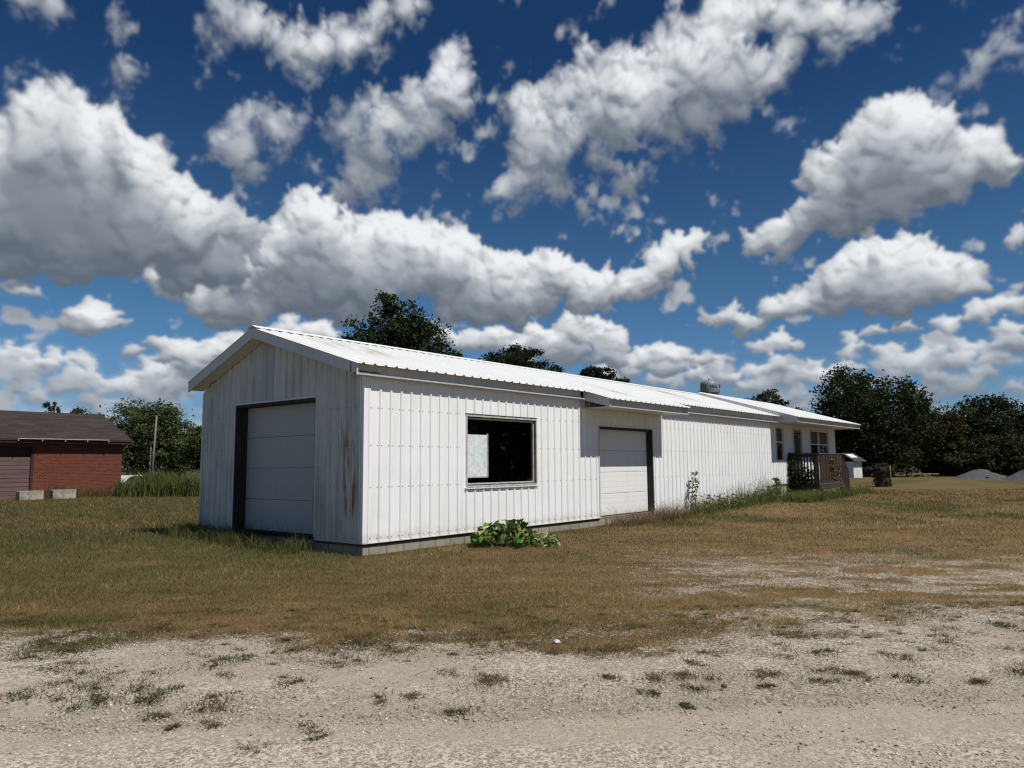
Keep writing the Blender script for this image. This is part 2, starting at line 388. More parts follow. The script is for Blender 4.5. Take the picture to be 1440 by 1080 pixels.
def gravel_amount(x, y):
    """1 on the bare gravel road, 0 in full lawn"""
    D, S = DS(x, y)
    edge = 6.2+.8*(fbm(x*.55+9, y*.55, 11)-.5)*2+.55*(fbm(S*1.4, D*1.8, 19)-.5)*2+.3*sstep(S, .5, 3)
    wid = 2.0+1.6*sstep(S, .5, 4.5)+.5*sstep(-S, 2, 5)
    g = 1-sstep(D, edge-.6, edge+wid)
    g = g+(fbm(S*1.3, D*4.0, 13)-.5)*1.1*np.clip(4*g*(1-g), 0, 1)
    # the worn, gravelly part of the lawn right of the drive entrance
    worn = sstep(S, -.8, 3.2)*(1-sstep(D, 10.0, 18.0))
    wn = fbm(S*.6+D*.2, D*1.5, 23)*.45+fbm(S*2.2, D*4.5, 29)*.55
    g = np.maximum(g, worn*.60*sstep(wn, .33, .60))
    return np.clip(g, 0, 1)

def green_amount(x, y):
    """share of green in the dry turf"""
    D, S = DS(x, y)
    n = fbm(x*.35, y*.35, 41); n2 = fbm(x*1.2, y*1.2, 43)
    g = .15+.9*sstep(n*.7+n2*.3, .50, .72)
    left = sstep(-S, -1.0, 5.0)*sstep(D, 7.0, 11)
    g = g+.55*left-.22*sstep(S, -1, 4)*sstep(20-D, 0, 8)
    g = g+.45*np.exp(-((x+.6)/1.3)**2)*sstep(y, -1, 1)*sstep(8-y, 0, 2)
    g = g+.35*np.exp(-((y+.5)/.8)**2)*sstep(x, 0, 2)*sstep(31-x, 0, 2)
    g = g+.30*sstep(D, 32, 50)
    return np.clip(g, 0, 1)

# ------------------------------------------------------------------ materials
def newmat(name):
    m = bpy.data.materials.new(name); m.use_nodes = True
    t = m.node_tree; t.nodes.clear()
    N = NT(t)
    b = N.n('ShaderNodeBsdfPrincipled')
    o = N.n('ShaderNodeOutputMaterial', {'Surface': b.outputs[0]})
    return m, N, b
def setb(N, b, **kw):
    names = {'col': 'Base Color', 'rough': 'Roughness', 'metal': 'Metallic', 'spec': 'Specular IOR Level', 'normal': 'Normal', 'trans': 'Transmission Weight', 'alpha': 'Alpha'}
    for k, v in kw.items():
        s = b.inputs[names[k]]
        if isinstance(v, bpy.types.NodeSocket): N.t.links.new(v, s)
        elif k == 'col': s.default_value = (tuple(v)+(1,))[:4]
        else: s.default_value = v
def bump(N, h, strength=.3, dist=.01):
    return N.n('ShaderNodeBump', {'Height': h, 'Strength': strength, 'Distance': dist}).outputs[0]
def opos(N, scale=(1, 1, 1)):
    c = N.n('ShaderNodeTexCoord').outputs['Object']
    return N.vmath('MULTIPLY', c, scale)

def plain(name, col, rough=.6, var=.25, scale=6.0, metal=0, bumps=.15, spec=.4, stretch=(1, 1, 1), bd=.004, fine=40.0):
    m, N, b = newmat(name)
    p = opos(N, stretch)
    n = N.noise(p, scale, 6, .6)
    f = N.noise(p, fine, 3, .6)
    lo = tuple(c*(1-var) for c in col); hi = tuple(min(1, c*(1+var)) for c in col)
    c = N.mix(N.step(n, .3, .7), lo, hi)
    c = N.mix(N.math('MULTIPLY', N.step(f, .45, .7), .35), c, lo)
    setb(N, b, col=c, rough=rough, metal=metal, spec=spec, normal=bump(N, N.math('ADD', n, N.math('MULTIPLY', f, .5)), bumps, bd))
    return m

def white_sheet(name, base, dirt, amount, rust=None, patch=None, streak=(9, 9, .55)):
    """painted steel sheet with run-down streaks of grime; rust and patch: boxes (axis, a0, a1, z0, z1)"""
    m, N, b = newmat(name)
    p = opos(N)
    st = N.noise(N.vmath('MULTIPLY', p, streak), 1.0, 5, .6)
    big = N.noise(p, .9, 4, .55)
    f = N.math('MULTIPLY', N.step(N.math('ADD', N.math('MULTIPLY', st, .6), N.math('MULTIPLY', big, .4)), .42, .66), amount)
    c = N.mix(f, base, dirt)
    sp = N.step(N.noise(p, 70, 2, .5), .68, .76)
    c = N.mix(N.math('MULTIPLY', sp, .12+amount*.2), c, (.25, .22, .18))
    s = N.n('ShaderNodeSeparateXYZ', {0: p})
    def boxmask(ax, a0, a1, z0, z1, so):
        a = s.outputs[ax]; z = s.outputs[2]
        return N.math('MULTIPLY', N.math('MULTIPLY', N.step(a, a0-so, a0+so), N.step(a, a1+so, a1-so)), N.math('MULTIPLY', N.step(z, z0-so*2, z0+so*2), N.step(z, z1+so*2, z1-so*2)))
    for ax, a0, a1, z0, z1, k in rust or []:
        rn = N.noise(N.vmath('MULTIPLY', p, (14, 14 if streak[1] > 1 else .8, 1.3)), 1.0, 5, .65)
        mk = N.math('MULTIPLY', boxmask(ax, a0, a1, z0, z1, .09), N.step(rn, .44, .60))
        c = N.mix(N.math('MULTIPLY', mk, k), c, (.24, .105, .038))
    for ax, a0, a1, z0, z1, colr in patch or []:
        c = N.mix(N.math('MULTIPLY', boxmask(ax, a0, a1, z0, z1, .006), .8), c, colr)
    z = s.outputs[2]
    sp2 = N.math('MULTIPLY', N.step(N.math('ADD', z, N.math('MULTIPLY', N.math('SUBTRACT', N.noise(p, 5, 5, .65), .5), .5)), .46, .22), .42)
    c = N.mix(sp2, c, (.47, .42, .34))
    setb(N, b, col=c, rough=.42, spec=.4, normal=bump(N, N.noise(N.vmath('MULTIPLY', p, (2.5, 2.5, 1.2)), 1.0, 3, .5), .45, .03))
    return m

M = {}
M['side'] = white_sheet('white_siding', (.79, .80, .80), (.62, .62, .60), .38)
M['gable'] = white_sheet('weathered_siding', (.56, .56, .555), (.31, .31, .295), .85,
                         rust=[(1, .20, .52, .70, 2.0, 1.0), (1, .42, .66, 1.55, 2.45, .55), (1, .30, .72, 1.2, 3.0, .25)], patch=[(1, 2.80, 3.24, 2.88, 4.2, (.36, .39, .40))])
M['roof'] = white_sheet('roof_sheet', (.84, .85, .84), (.74, .73, .68), .35, rust=[(0, .5, 2.0, 3.80, 4.22, .45), (0, 14.3, 15.6, 3.7, 4.2, .5), (0, 8.7, 9.2, 3.4, 3.8, .5)], streak=(16, .5, .5))
M['trim'] = white_sheet('white_trim', (.66, .67, .67), (.48, .48, .47), .4)
M['lip'] = white_sheet('drip_lip', (.42, .42, .42), (.33, .33, .32), .4)
M['fascia'] = white_sheet('fascia_metal', (.52, .53, .54), (.40, .40, .40), .5)
M['soffit'] = plain('soffit', (.62, .60, .54), .6, .1)
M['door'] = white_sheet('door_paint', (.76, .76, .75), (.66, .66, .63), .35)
M['doorg'] = white_sheet('door_paint_shaded', (.40, .40, .405), (.33, .33, .33), .4)  # door paint darkened to carry the shade of the gable end
M['jamb'] = plain('dark_jamb_wood', (.030, .026, .023), .8, .4, 3, stretch=(8, 8, .6))
M['sill'] = plain('dark_sill_board', (.05, .042, .035), .8, .3)
M['alu'] = plain('window_aluminium', (.55, .54, .51), .45, .2, metal=.25)
M['screw'] = plain('screw_head', (.05, .05, .05), .5, .1)
M['inner'] = plain('unlit_room_dark', (.03, .028, .025), .9, .3)  # near-black colour stands in for the unlit rooms behind the glass
M['panel'] = plain('frosted_sheet', (.74, .79, .775), .6, .16, 14)
M['blind'] = plain('window_blind', (.17, .17, .15), .7, .1)
M['slat'] = plain('faded_slat', (.085, .052, .039), .85, .4, 3, stretch=(6, 6, .8), bumps=.4)
M['deckwood'] = plain('weathered_deck_wood', (.040, .025, .019), .85, .4, 3, stretch=(6, 6, .8), bumps=.4)
M['deckgrey'] = plain('greyed_rail_wood', (.075, .060, .050), .85, .35, 3, stretch=(6, 6, 1), bumps=.4)
M['bark'] = plain('bark', (.036, .030, .026), .95, .45, 5, stretch=(3, 3, .7), bumps=.8, bd=.03)
M['pole'] = plain('pole_wood', (.17, .165, .155), .9, .25, 3, stretch=(5, 5, .4))
M['tank'] = plain('tank_paint', (.20, .22, .25), .45, .12, .3, bumps=.05)
M['tankdark'] = plain('tank_dark_paint', (.10, .11, .125), .5, .12, .3, bumps=.05)  # darker grey of the vent, catwalk, railing and antenna
M['letter'] = plain('lettering_paint', (.015, .018, .022), .5, .1)
M['steelgrey'] = plain('pipe_steel', (.20, .20, .20), .5, .2, metal=.3)
M['shedwhite'] = plain('shed_paint', (.62, .64, .66), .6, .12, 2)
M['shedgrey'] = plain('shed_grey_board', (.20, .21, .22), .7, .2, 2)  # plain grey of the lean-to, shed door and far house
M['darkroof'] = plain('dark_roof', (.05, .048, .045), .85, .2)
M['log'] = plain('pale_log', (.42, .36, .26), .8, .2, 4)
M['carpaint'] = plain('white_car_paint', (.70, .71, .72), .25, .05, bumps=.0, spec=.6)
M['carglass'] = plain('car_glass', (.02, .025, .03), .08, .1, bumps=0, spec=.7)
M['rubber'] = plain('rubber', (.02, .02, .02), .8, .1)
M['purple'] = plain('faded_maroon_door', (.125, .075, .075), .65, .22, 2.5, stretch=(.4, 1, 6))
M['gutter'] = plain('pale_gutter', (.30, .27, .25), .6, .2)
M['brickdark'] = plain('dark_header', (.035, .022, .020), .85, .3)
M['rock'] = plain('white_rock', (.62, .60, .56), .8, .15, 20)
M['brown'] = plain('curtain', (.10, .085, .055), .9, .2, 3, stretch=(6, 6, .5))

def mk_concrete():
    m, N, b = newmat('old_concrete')
    p = opos(N)
    n = N.noise(p, 3.0, 7, .62); st = N.noise(N.vmath('MULTIPLY', p, (9, 9, 1.2)), 1, 5, .6)
    c = N.mix(N.step(n, .35, .68), (.20, .19, .165), (.40, .37, .32))
    c = N.mix(N.math('MULTIPLY', N.step(st, .52, .7), .55), c, (.12, .11, .095))
    setb(N, b, col=c, rough=.9, spec=.2, normal=bump(N, N.math('ADD', n, N.noise(p, 35, 4, .6)), .5, .012))
    return m
M['concrete'] = mk_concrete()

def mk_block():
    m, N, b = newmat('block_foundation')
    p = opos(N)
    u = N.n('ShaderNodeSeparateXYZ', {0: p})
    uv = N.n('ShaderNodeCombineXYZ', {0: N.math('ADD', u.outputs[0], u.outputs[1]), 1: u.outputs[2], 2: 0.0}).outputs[0]
    br = N.n('ShaderNodeTexBrick', {'Vector': uv, 'Color1': (.30, .275, .225, 1), 'Color2': (.23, .21, .175, 1), 'Mortar': (.11, .10, .085, 1), 'Scale': 1.0, 'Mortar Size': .012, 'Brick Width': .41, 'Row Height': .2})
    n = N.noise(p, 4, 6, .6)
    c = N.mix(N.math('MULTIPLY', N.step(n, .42, .7), .55), br.outputs['Color'], (.19, .175, .14))
    setb(N, b, col=c, rough=.92, spec=.2, normal=bump(N, N.math('ADD', N.math('MULTIPLY', br.outputs['Fac'], -1.0), n), .5, .012))
    return m
M['block'] = mk_block()

def mk_brick():
    m, N, b = newmat('red_brick')
    p = opos(N)
    u = N.n('ShaderNodeSeparateXYZ', {0: p})
    uv = N.n('ShaderNodeCombineXYZ', {0: N.math('ADD', u.outputs[0], u.outputs[1]), 1: u.outputs[2], 2: 0.0}).outputs[0]
    br = N.n('ShaderNodeTexBrick', {'Vector': uv, 'Color1': (.155, .030, .018, 1), 'Color2': (.080, .018, .012, 1), 'Mortar': (.16, .075, .05, 1), 'Scale': 1.0, 'Mortar Size': .012, 'Brick Width': .23, 'Row Height': .078})
    n = N.noise(p, 1.2, 5, .6)
    z = u.outputs[2]
    c = N.mix(N.math('MULTIPLY', N.step(n, .40, .75), .5), br.outputs['Color'], (.10, .035, .022))
    low = N.math('MULTIPLY', N.step(N.math('ADD', z, N.math('MULTIPLY', n, 1.2)), 1.7, .6), .45)
    c = N.mix(low, c, (.13, .075, .035))
    setb(N, b, col=c, rough=.9, spec=.2, normal=bump(N, br.outputs['Fac'], -.4, .01))
    return m
M['brick'] = mk_brick()

def mk_shingle():
    m, N, b = newmat('brown_shingles')
    p = opos(N)
    u = N.n('ShaderNodeSeparateXYZ', {0: p})
    uv = N.n('ShaderNodeCombineXYZ', {0: u.outputs[0], 1: N.math('MULTIPLY', u.outputs[2], 2.0), 2: 0.0}).outputs[0]
    br = N.n('ShaderNodeTexBrick', {'Vector': uv, 'Color1': (.052, .040, .035, 1), 'Color2': (.036, .029, .027, 1), 'Mortar': (.02, .017, .016, 1), 'Scale': 1.0, 'Mortar Size': .01, 'Brick Width': .9, 'Row Height': .28})
    n = N.noise(N.vmath('MULTIPLY', p, (.5, 2, 3)), 1.5, 6, .6)
    c = N.mix(N.math('MULTIPLY', N.step(n, .5, .72), .6), br.outputs['Color'], (.085, .068, .056))
    setb(N, b, col=c, rough=.95, spec=.15, normal=bump(N, n, .4, .02))
    return m
M['shingle'] = mk_shingle()

def mk_glass(name, tintc=(.94, .94, .94)):
    m = bpy.data.materials.new(name); m.use_nodes = True
    t = m.node_tree; t.nodes.clear(); N = NT(t)
    g = N.n('ShaderNodeBsdfGlossy', {'Color': (1, 1, 1, 1), 'Roughness': .02})
    tr = N.n('ShaderNodeBsdfTransparent', {'Color': tintc+(1,)})
    bf = N.n('ShaderNodeNewGeometry').outputs['Backfacing']     # one thin sheet: the same mirror from either side
    fr = N.n('ShaderNodeFresnel', {'IOR': N.math('MULTIPLY_ADD', bf, 1/1.5-1.5, 1.5)})
    mx = N.n('ShaderNodeMixShader', {0: fr.outputs[0], 1: tr.outputs[0], 2: g.outputs[0]})
    N.n('ShaderNodeOutputMaterial', {'Surface': mx.outputs[0]})
    return m
M['glass'] = mk_glass('window_glass')

def mk_tinted(name, rough=.75, trans=.0, spec=.2):
    """foliage and stones: colour of each leaf or stone comes from its own tint"""
    m, N, b = newmat(name)
    a = N.n('ShaderNodeAttribute', attribute_name='tint')
    setb(N, b, col=a.outputs['Color'], rough=rough, spec=spec)
    if trans:
        tl = N.n('ShaderNodeBsdfTranslucent', {'Color': a.outputs['Color']})
        mx = N.n('ShaderNodeMixShader', {0: trans, 1: b.outputs[0], 2: tl.outputs[0]})
        out = [q for q in N.t.nodes if q.type == 'OUTPUT_MATERIAL'][0]
        N.t.links.new(mx.outputs[0], out.inputs['Surface'])
    return m
M['leaf'] = mk_tinted('leaves', .7, .2, .12)
M['blade'] = mk_tinted('grass_blades', .7, .25, .2)
M['stone'] = mk_tinted('stones', .85, 0, .2)

GRAVEL_LO, GRAVEL_HI = (.195, .168, .131), (.53, .472, .385)
def gravel_color(N, p):
    big = N.noise(p, .55, 5, .55)
    mid = N.noise(p, 3.0, 5, .6)
    v1 = N.n('ShaderNodeTexVoronoi', {'Vector': p, 'Scale': 42.0, 'Randomness': 1.0})
    v2 = N.n('ShaderNodeTexVoronoi', {'Vector': p, 'Scale': 95.0, 'Randomness': 1.0})
    g1 = N.n('ShaderNodeSeparateColor', {0: v1.outputs['Color']}).outputs[0]
    g2 = N.n('ShaderNodeSeparateColor', {0: v2.outputs['Color']}).outputs[1]
    sandy = N.step(N.math('ADD', N.math('MULTIPLY', big, .65), N.math('MULTIPLY', mid, .35)), .44, .60)
    st = N.math('ADD', N.math('MULTIPLY', g1, .5), N.math('MULTIPLY', g2, .5))
    c = N.mix(N.step(st, .15, .85), GRAVEL_LO, GRAVEL_HI)
    c = N.mix(N.math('MULTIPLY', N.step(g1, .86, .97), .55), c, (.55, .53, .48))
    c = N.mix(N.math('MULTIPLY', N.step(g2, .12, .03), .5), c, (.11, .095, .08))
    sand = N.mix(N.step(N.noise(p, 45, 4, .65), .35, .7), (.300, .258, .197), (.400, .348, .268))
    dt = N.n('ShaderNodeVectorMath', {0: N.vmath('SUBTRACT', p, tuple(CAM)), 1: (FWD[0], FWD[1], 0.0)}, operation='DOT_PRODUCT').outputs['Value']
    dt = N.math('ADD', dt, N.math('MULTIPLY', N.math('SUBTRACT', big, .5), 1.6))
    trk = N.math('MULTIPLY', N.step(dt, 4.2, 4.6), N.step(dt, 5.5, 5.1))      # packed wheel track
    trk = N.math('MAXIMUM', trk, N.step(dt, 3.9, 3.5))
    sandy = N.math('MAXIMUM', sandy, trk)
    c = N.mix(N.math('MULTIPLY', sandy, .74), c, sand)
    c = N.mix(N.math('MULTIPLY', N.step(mid, .52, .72), .30), c, (.20, .175, .135))
    h = N.math('ADD', N.math('MULTIPLY', N.math('SUBTRACT', 1.0, N.math('MULTIPLY', v1.outputs['Distance'], 1.0)), .6), N.math('MULTIPLY', N.math('SUBTRACT', 1.0, v2.outputs['Distance']), .3))
    return c, h, sandy

def mk_ground():
    m, N, b = newmat('dry_turf')
    p = opos(N)
    ga = N.n('ShaderNodeAttribute', attribute_name='bare').outputs['Fac']
    gr = N.n('ShaderNodeAttribute', attribute_name='green').outputs['Fac']
    n = N.noise(p, 2.2, 6, .62); f = N.noise(p, 26, 5, .65); big = N.noise(p, .25, 5, .55)
    c = N.mix(N.step(n, .3, .7), (.105, .064, .026), (.175, .115, .050))
    c = N.mix(N.math('MULTIPLY', N.step(f, .48, .68), .6), c, (.23, .165, .085))
    c = N.mix(N.math('MULTIPLY', N.step(f, .50, .30), .6), c, (.040, .028, .013))
    g = N.mix(N.step(f, .3, .7), (.040, .042, .012), (.105, .098, .034))
    ps = N.n('ShaderNodeVectorMath', {0: N.vmath('SUBTRACT', p, tuple(CAM)), 1: (RGT[0], RGT[1], 0.0)}, operation='DOT_PRODUCT').outputs['Value']
    dry = N.math('MULTIPLY', N.step(N.math('ADD', ps, N.math('MULTIPLY', N.math('SUBTRACT', n, .5), 6.0)), .5, 6.5), N.step(big, .36, .58))
    c = N.mix(N.math('MULTIPLY', dry, .6), c, (.235, .155, .070))
    st2 = N.n('ShaderNodeCombineXYZ', {0: N.math('MULTIPLY', ps, .8), 1: N.math('MULTIPLY', N.n('ShaderNodeVectorMath', {0: p, 1: (FWD[0], FWD[1], 0.0)}, operation='DOT_PRODUCT').outputs['Value'], 2.2), 2: 0.0}).outputs[0]
    c = N.mix(N.math('MULTIPLY', N.step(N.noise(st2, 1.0, 6, .6), .50, .68), .62), c, (.060, .043, .019))
    c = N.mix(N.math('MULTIPLY', N.step(N.noise(st2, 1.7, 6, .6), .52, .70), .5), c, (.27, .19, .095))
    c = N.mix(N.math('MULTIPLY', gr, N.step(N.math('ADD', n, N.math('MULTIPLY', gr, .35)), .45, .7)), c, g)
    c = N.mix(N.math('MULTIPLY', N.step(big, .48, .62), .35), c, (.075, .060, .026))
    c = N.mix(N.math('MULTIPLY', N.step(N.noise(p, .8, 5, .6), .50, .66), .45), c, (.20, .135, .062))
    gc, gh, sandy = gravel_color(N, p)
    k = N.step(N.math('ADD', ga, N.math('ADD', N.math('MULTIPLY', N.math('SUBTRACT', N.noise(p, 3.5, 5, .7), .5), 1.2), N.math('MULTIPLY', N.math('SUBTRACT', N.noise(p, 26, 6, .75), .5), 2.6))), .34, .66)
    col = N.mix(k, c, gc)
    h = N.math('ADD', N.math('MULTIPLY', gh, k), f)
    setb(N, b, col=col, rough=.95, spec=.12, normal=bump(N, h, .55, .014))
    return m
M['ground'] = mk_ground()
def mk_gravel():
    m, N, b = newmat('crushed_limestone')
    p = opos(N)
    c, h, sandy = gravel_color(N, p)
    setb(N, b, col=c, rough=.95, spec=.15, normal=bump(N, N.math('ADD', h, N.math('MULTIPLY', N.noise(p, 60, 4, .65), .6)), .5, .007))
    return m
M['gravel'] = mk_gravel()
M['pile'] = plain('grey_gravel_heap', (.085, .085, .087), .95, .25, 4, bumps=.6, bd=.05, fine=9)

# ================================================================== the long white metal building
ZB, ZE, ZR, YR, WG = .228, 3.15, 4.154, 3.08, 5.494
SL = (ZR-ZE)/(YR+.1725)          # right slope
SLL = (ZR-3.229)/(5.558-YR)      # left slope
def under(y):                     # underside of the wing roof
    return ZR-SL*(YR-y) if y <= YR else ZR-SLL*(y-YR)

bld = thing('metal_building', 'long low white ribbed metal building with rusty gable end and white metal roof', 'building')

PITCH_W = .2545
def rib_profile(u0, u1, pitch, phase, h=.025, w=.056):
    pts = [(u0, 0.0)]
    k0 = math.floor((u0-phase)/pitch)-1
    def f(u):
        d = abs((u-phase+pitch/2) % pitch-pitch/2)
        return h if d <= w*.28 else (0.0 if d >= w*.5 else h*(w*.5-d)/(w*.22))
    us = []
    for k in range(k0, int((u1-phase)/pitch)+3):
        c = phase+k*pitch
        us += [c-w*.5, c-w*.28, c+w*.28, c+w*.5]
    us = [u0]+[q for q in us if u0+1e-4 < q < u1-1e-4]+[u1]
    return [(q, f(q)) for q in us]

def sheet(mb, u0, u1, zb, zt, phase=.11, pitch=PITCH_W, o=0.0, mi=0):
    zb = zb if callable(zb) else (lambda u, q=zb: q)
    zt = zt if callable(zt) else (lambda u, q=zt: q)
    pr = rib_profile(u0, u1, pitch, phase)
    n = len(pr)
    mb.add([(u, h+o, zb(u)) for u, h in pr]+[(u, h+o, zt(u)) for u, h in pr], [(i, i+1, n+i+1, n+i) for i in range(n-1)], mi)
def screws(mb, u0, u1, zs, skip, phase=.11, pitch=PITCH_W, mi=1):
    k = math.ceil((u0-phase)/pitch)
    while phase+k*pitch < u1:
        c = phase+k*pitch
        for z in zs:
            for du in (-.045, .045):
                if not any(a < c+du < b and q0 < z < q1 for a, b, q0, q1 in skip):
                    r = .0115
                    mb.add([(c+du+r*math.cos(a*1.0472), .004, z+r*math.sin(a*1.0472)) for a in range(6)]+[(c+du, .009, z)], [(a, (a+1) % 6, 6) for a in range(6)], mi)
        k += 1

SIDE = lambda u, o, z: (u, -o, z)
GAB = lambda u, o, z: (-o, u, z)
HY = .15
HOUSE = lambda u, o, z: (u, HY-o, z)
WX0, WX1, WZ0, WZ1 = 2.655, 4.975, 1.142, 2.572
DX0, DX1, DZ0, DZ1 = 7.62, 10.41, .24, 2.525
GY0, GY1, GZ0, GZ1 = 1.372, 4.157, .27, 2.86

mb = MB(SIDE)
sheet(mb, 0, WX0, ZB, 3.16)
sheet(mb, WX0, WX1, ZB, WZ0-.02); sheet(mb, WX0, WX1, WZ1+.02, 3.16)
sheet(mb, WX1, DX0, ZB, 3.16)
sheet(mb, DX0, DX1, DZ1, 3.16)
sheet(mb, DX1, 19.6, .04, 3.16)
sk = [(WX0-.08, WX1+.08, WZ0-.1, WZ1+.1), (DX0-.05, DX1+.05, 0, DZ1+.05)]
screws(mb, .05, 19.55, (2.60, 1.93, 1.19, .30), sk)
mb.box(0, DX0, -.01, .022, ZB-.012, ZB+.006)         # drip edge
w_side = mb.build('side_wall', [M['side'], M['screw']], bld, recalc=False)

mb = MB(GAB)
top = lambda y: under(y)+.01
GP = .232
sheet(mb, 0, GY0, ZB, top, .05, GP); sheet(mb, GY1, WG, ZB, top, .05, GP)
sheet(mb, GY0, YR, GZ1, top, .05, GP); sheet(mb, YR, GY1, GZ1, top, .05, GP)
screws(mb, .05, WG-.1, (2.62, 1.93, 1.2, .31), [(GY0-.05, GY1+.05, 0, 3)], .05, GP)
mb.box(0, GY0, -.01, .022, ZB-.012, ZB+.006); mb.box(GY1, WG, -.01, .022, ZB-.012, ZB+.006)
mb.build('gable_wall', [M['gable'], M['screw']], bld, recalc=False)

mb = MB()
mb.box(-.024, .085, -.024, -.001, ZB, 3.2); mb.box(-.024, -.001, -.001, .085, ZB, 3.2)
mb.build('corner_trim', M['side'], bld)
mb = MB(); mb.box(-.024, .0, WG-.06, WG+.02, ZB, 3.2)
mb.build('corner_trim', M['gable'], bld)
mb = MB()
mb.box(0.02, 28.1, WG+.0, WG+.06, .05, 3.25); mb.box(28.1, 28.16, HY+.05, 6.0, .6, 3.3); mb.box(19.6, 19.66, .01, HY, .1, 3.1)
mb.build('back_wall', M['trim'], bld)

mb = MB()
mb.box(.03, 7.66, .03, .30, -.4, .165); mb.box(.035, .30, .30, GY0, -.4, .165); mb.box(.035, .30, GY1, WG-.03, -.4, .165)
mb.box(7.66, 10.5, .03, .42, -.4, .22); mb.box(.06, .30, GY0, GY1, -.4, .19)
mb.box(10.5, 19.5, .03, .30, -.4, .06)
mb.build('foundation', M['block'], bld)
mb = MB()
mb.box(.008, 7.62, .012, .05, .168, ZB-.014); mb.build('sill_board', M['sill'], bld)
for a, b in ((.052, GY0), (GY1, WG-.02)):
    mb = MB(); mb.box(.012, .05, a, b, .168, ZB-.014); mb.build('sill_board', M['sill'], bld)

# --- sectional garage doors
def door_leaf(tf, u0, u1, z0, z1, rec, mat, parent):
    mb = MB(tf)
    n = 4; hs = (z1-z0)/n
    for i in range(n):
        a = z0+i*hs+.004; b = z0+(i+1)*hs-.004
        mb.box(u0, u1, -rec-.05, -rec, a, b)
        for k in range(4):
            q = a+(k+.5)*(b-a)/4
            mb.box(u0+.02, u1-.02, -rec, -rec+.0015, q-.045, q+.045)
    return mb.build('garage_door', mat, parent, bevel=0)
def door_frame(tf, u0, u1, z0, z1, rec, parent, face=.045):
    mb = MB(tf)
    mb.box(u0, u0+.028, -rec-.06, .012, z0, z1); mb.box(u1-.028, u1, -rec-.06, .012, z0, z1)
    mb.box(u0+.028, u1-.028, -rec-.06, .012, z1-.05, z1)
    mb.box(u0+.028, u1-.028, -rec-.055, -rec+.02, z0-.05, z0)
    o = mb.build('door_frame', M['jamb'], parent)
    t = MB(tf)
    t.box(u0-.03, u0-.002, -.01, .026, z0, z1+.03); t.box(u1+.002, u1+.03, -.01, .026, z0, z1+.03); t.box(u0-.002, u1+.002, -.01, .026, z1+.002, z1+.03)
    t.build('door_trim', M['trim'], parent)
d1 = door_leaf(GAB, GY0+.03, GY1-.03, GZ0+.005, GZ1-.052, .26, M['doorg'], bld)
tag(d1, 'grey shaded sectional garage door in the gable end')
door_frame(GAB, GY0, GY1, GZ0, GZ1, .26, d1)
d2 = door_leaf(SIDE, DX0+.03, DX1-.03, DZ0+.005, DZ1-.052, .17, M['door'], bld)
tag(d2, 'sunlit white sectional garage door in the long side')
door_frame(SIDE, DX0, DX1, DZ0, DZ1, .17, d2)

# --- big side window
def ring(mb, u0, u1, z0, z1, w, o0, o1, mi=0):
    mb.box(u0, u0+w, o0, o1, z0, z1, mi); mb.box(u1-w, u1, o0, o1, z0, z1, mi)
    mb.box(u0+w, u1-w, o0, o1, z0, z0+w, mi); mb.box(u0+w, u1-w, o0, o1, z1-w, z1, mi)
mb = MB(SIDE)
ring(mb, WX0-.02, WX1+.02, WZ0-.02, WZ1+.02, .030, -.03, .030)
ring(mb, WX0+.010, WX1-.010, WZ0+.010, WZ1-.010, .022, -.06, .006, 1)
ring(mb, WX0+.032, WX1-.032, WZ0+.032, WZ1-.032, .028, -.075, -.022)
win = mb.build('window', [M['alu'], M['sill']], bld)
tag(win, 'wide picture window with metal frame')
mb = MB(SIDE); mb.box(WX0-.05, WX1+.05, -.005, .05, WZ0-.052, WZ0-.031); mb.build('sill', M['trim'], win)
mb = MB(SIDE); mb.box(WX0-.03, WX1+.03, -.01, .031, WZ1+.031, WZ1+.05); mb.build('head_flashing', M['sill'], win)
mb = MB(SIDE); u0, u1, z0, z1 = WX0+.059, WX1-.059, WZ0+.059, WZ1-.059
mb.add([(u0, -.05, z0), (u1, -.05, z0), (u1, -.05, z1), (u0, -.05, z1)], [(0, 1, 2, 3)]); mb.build('pane', M['glass'], win, recalc=False)
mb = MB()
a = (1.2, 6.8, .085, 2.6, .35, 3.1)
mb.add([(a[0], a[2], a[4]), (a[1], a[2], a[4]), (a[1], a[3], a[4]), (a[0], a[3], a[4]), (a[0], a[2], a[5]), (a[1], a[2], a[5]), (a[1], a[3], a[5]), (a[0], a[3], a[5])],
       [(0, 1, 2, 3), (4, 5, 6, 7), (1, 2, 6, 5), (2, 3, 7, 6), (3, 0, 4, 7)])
mb.build('unlit_room_box', M['inner'], bld)  # dark box added behind the window to read as an unlit room
mb = MB(SIDE)
mb.box(2.70, 3.42, -.125, -.105, 1.33, 2.20)
fp = mb.build('frosted_sheet', M['panel'])
tag(fp, 'pale frosted sheet standing inside the big side window', 'sheet')
mb = MB(SIDE); mb.box(3.424, 3.455, -.13, -.10, 1.31, 2.23); mb.box(2.70, 3.423, -.13, -.10, 1.305, 1.328)
mb.build('edge_strip', M['alu'], fp)

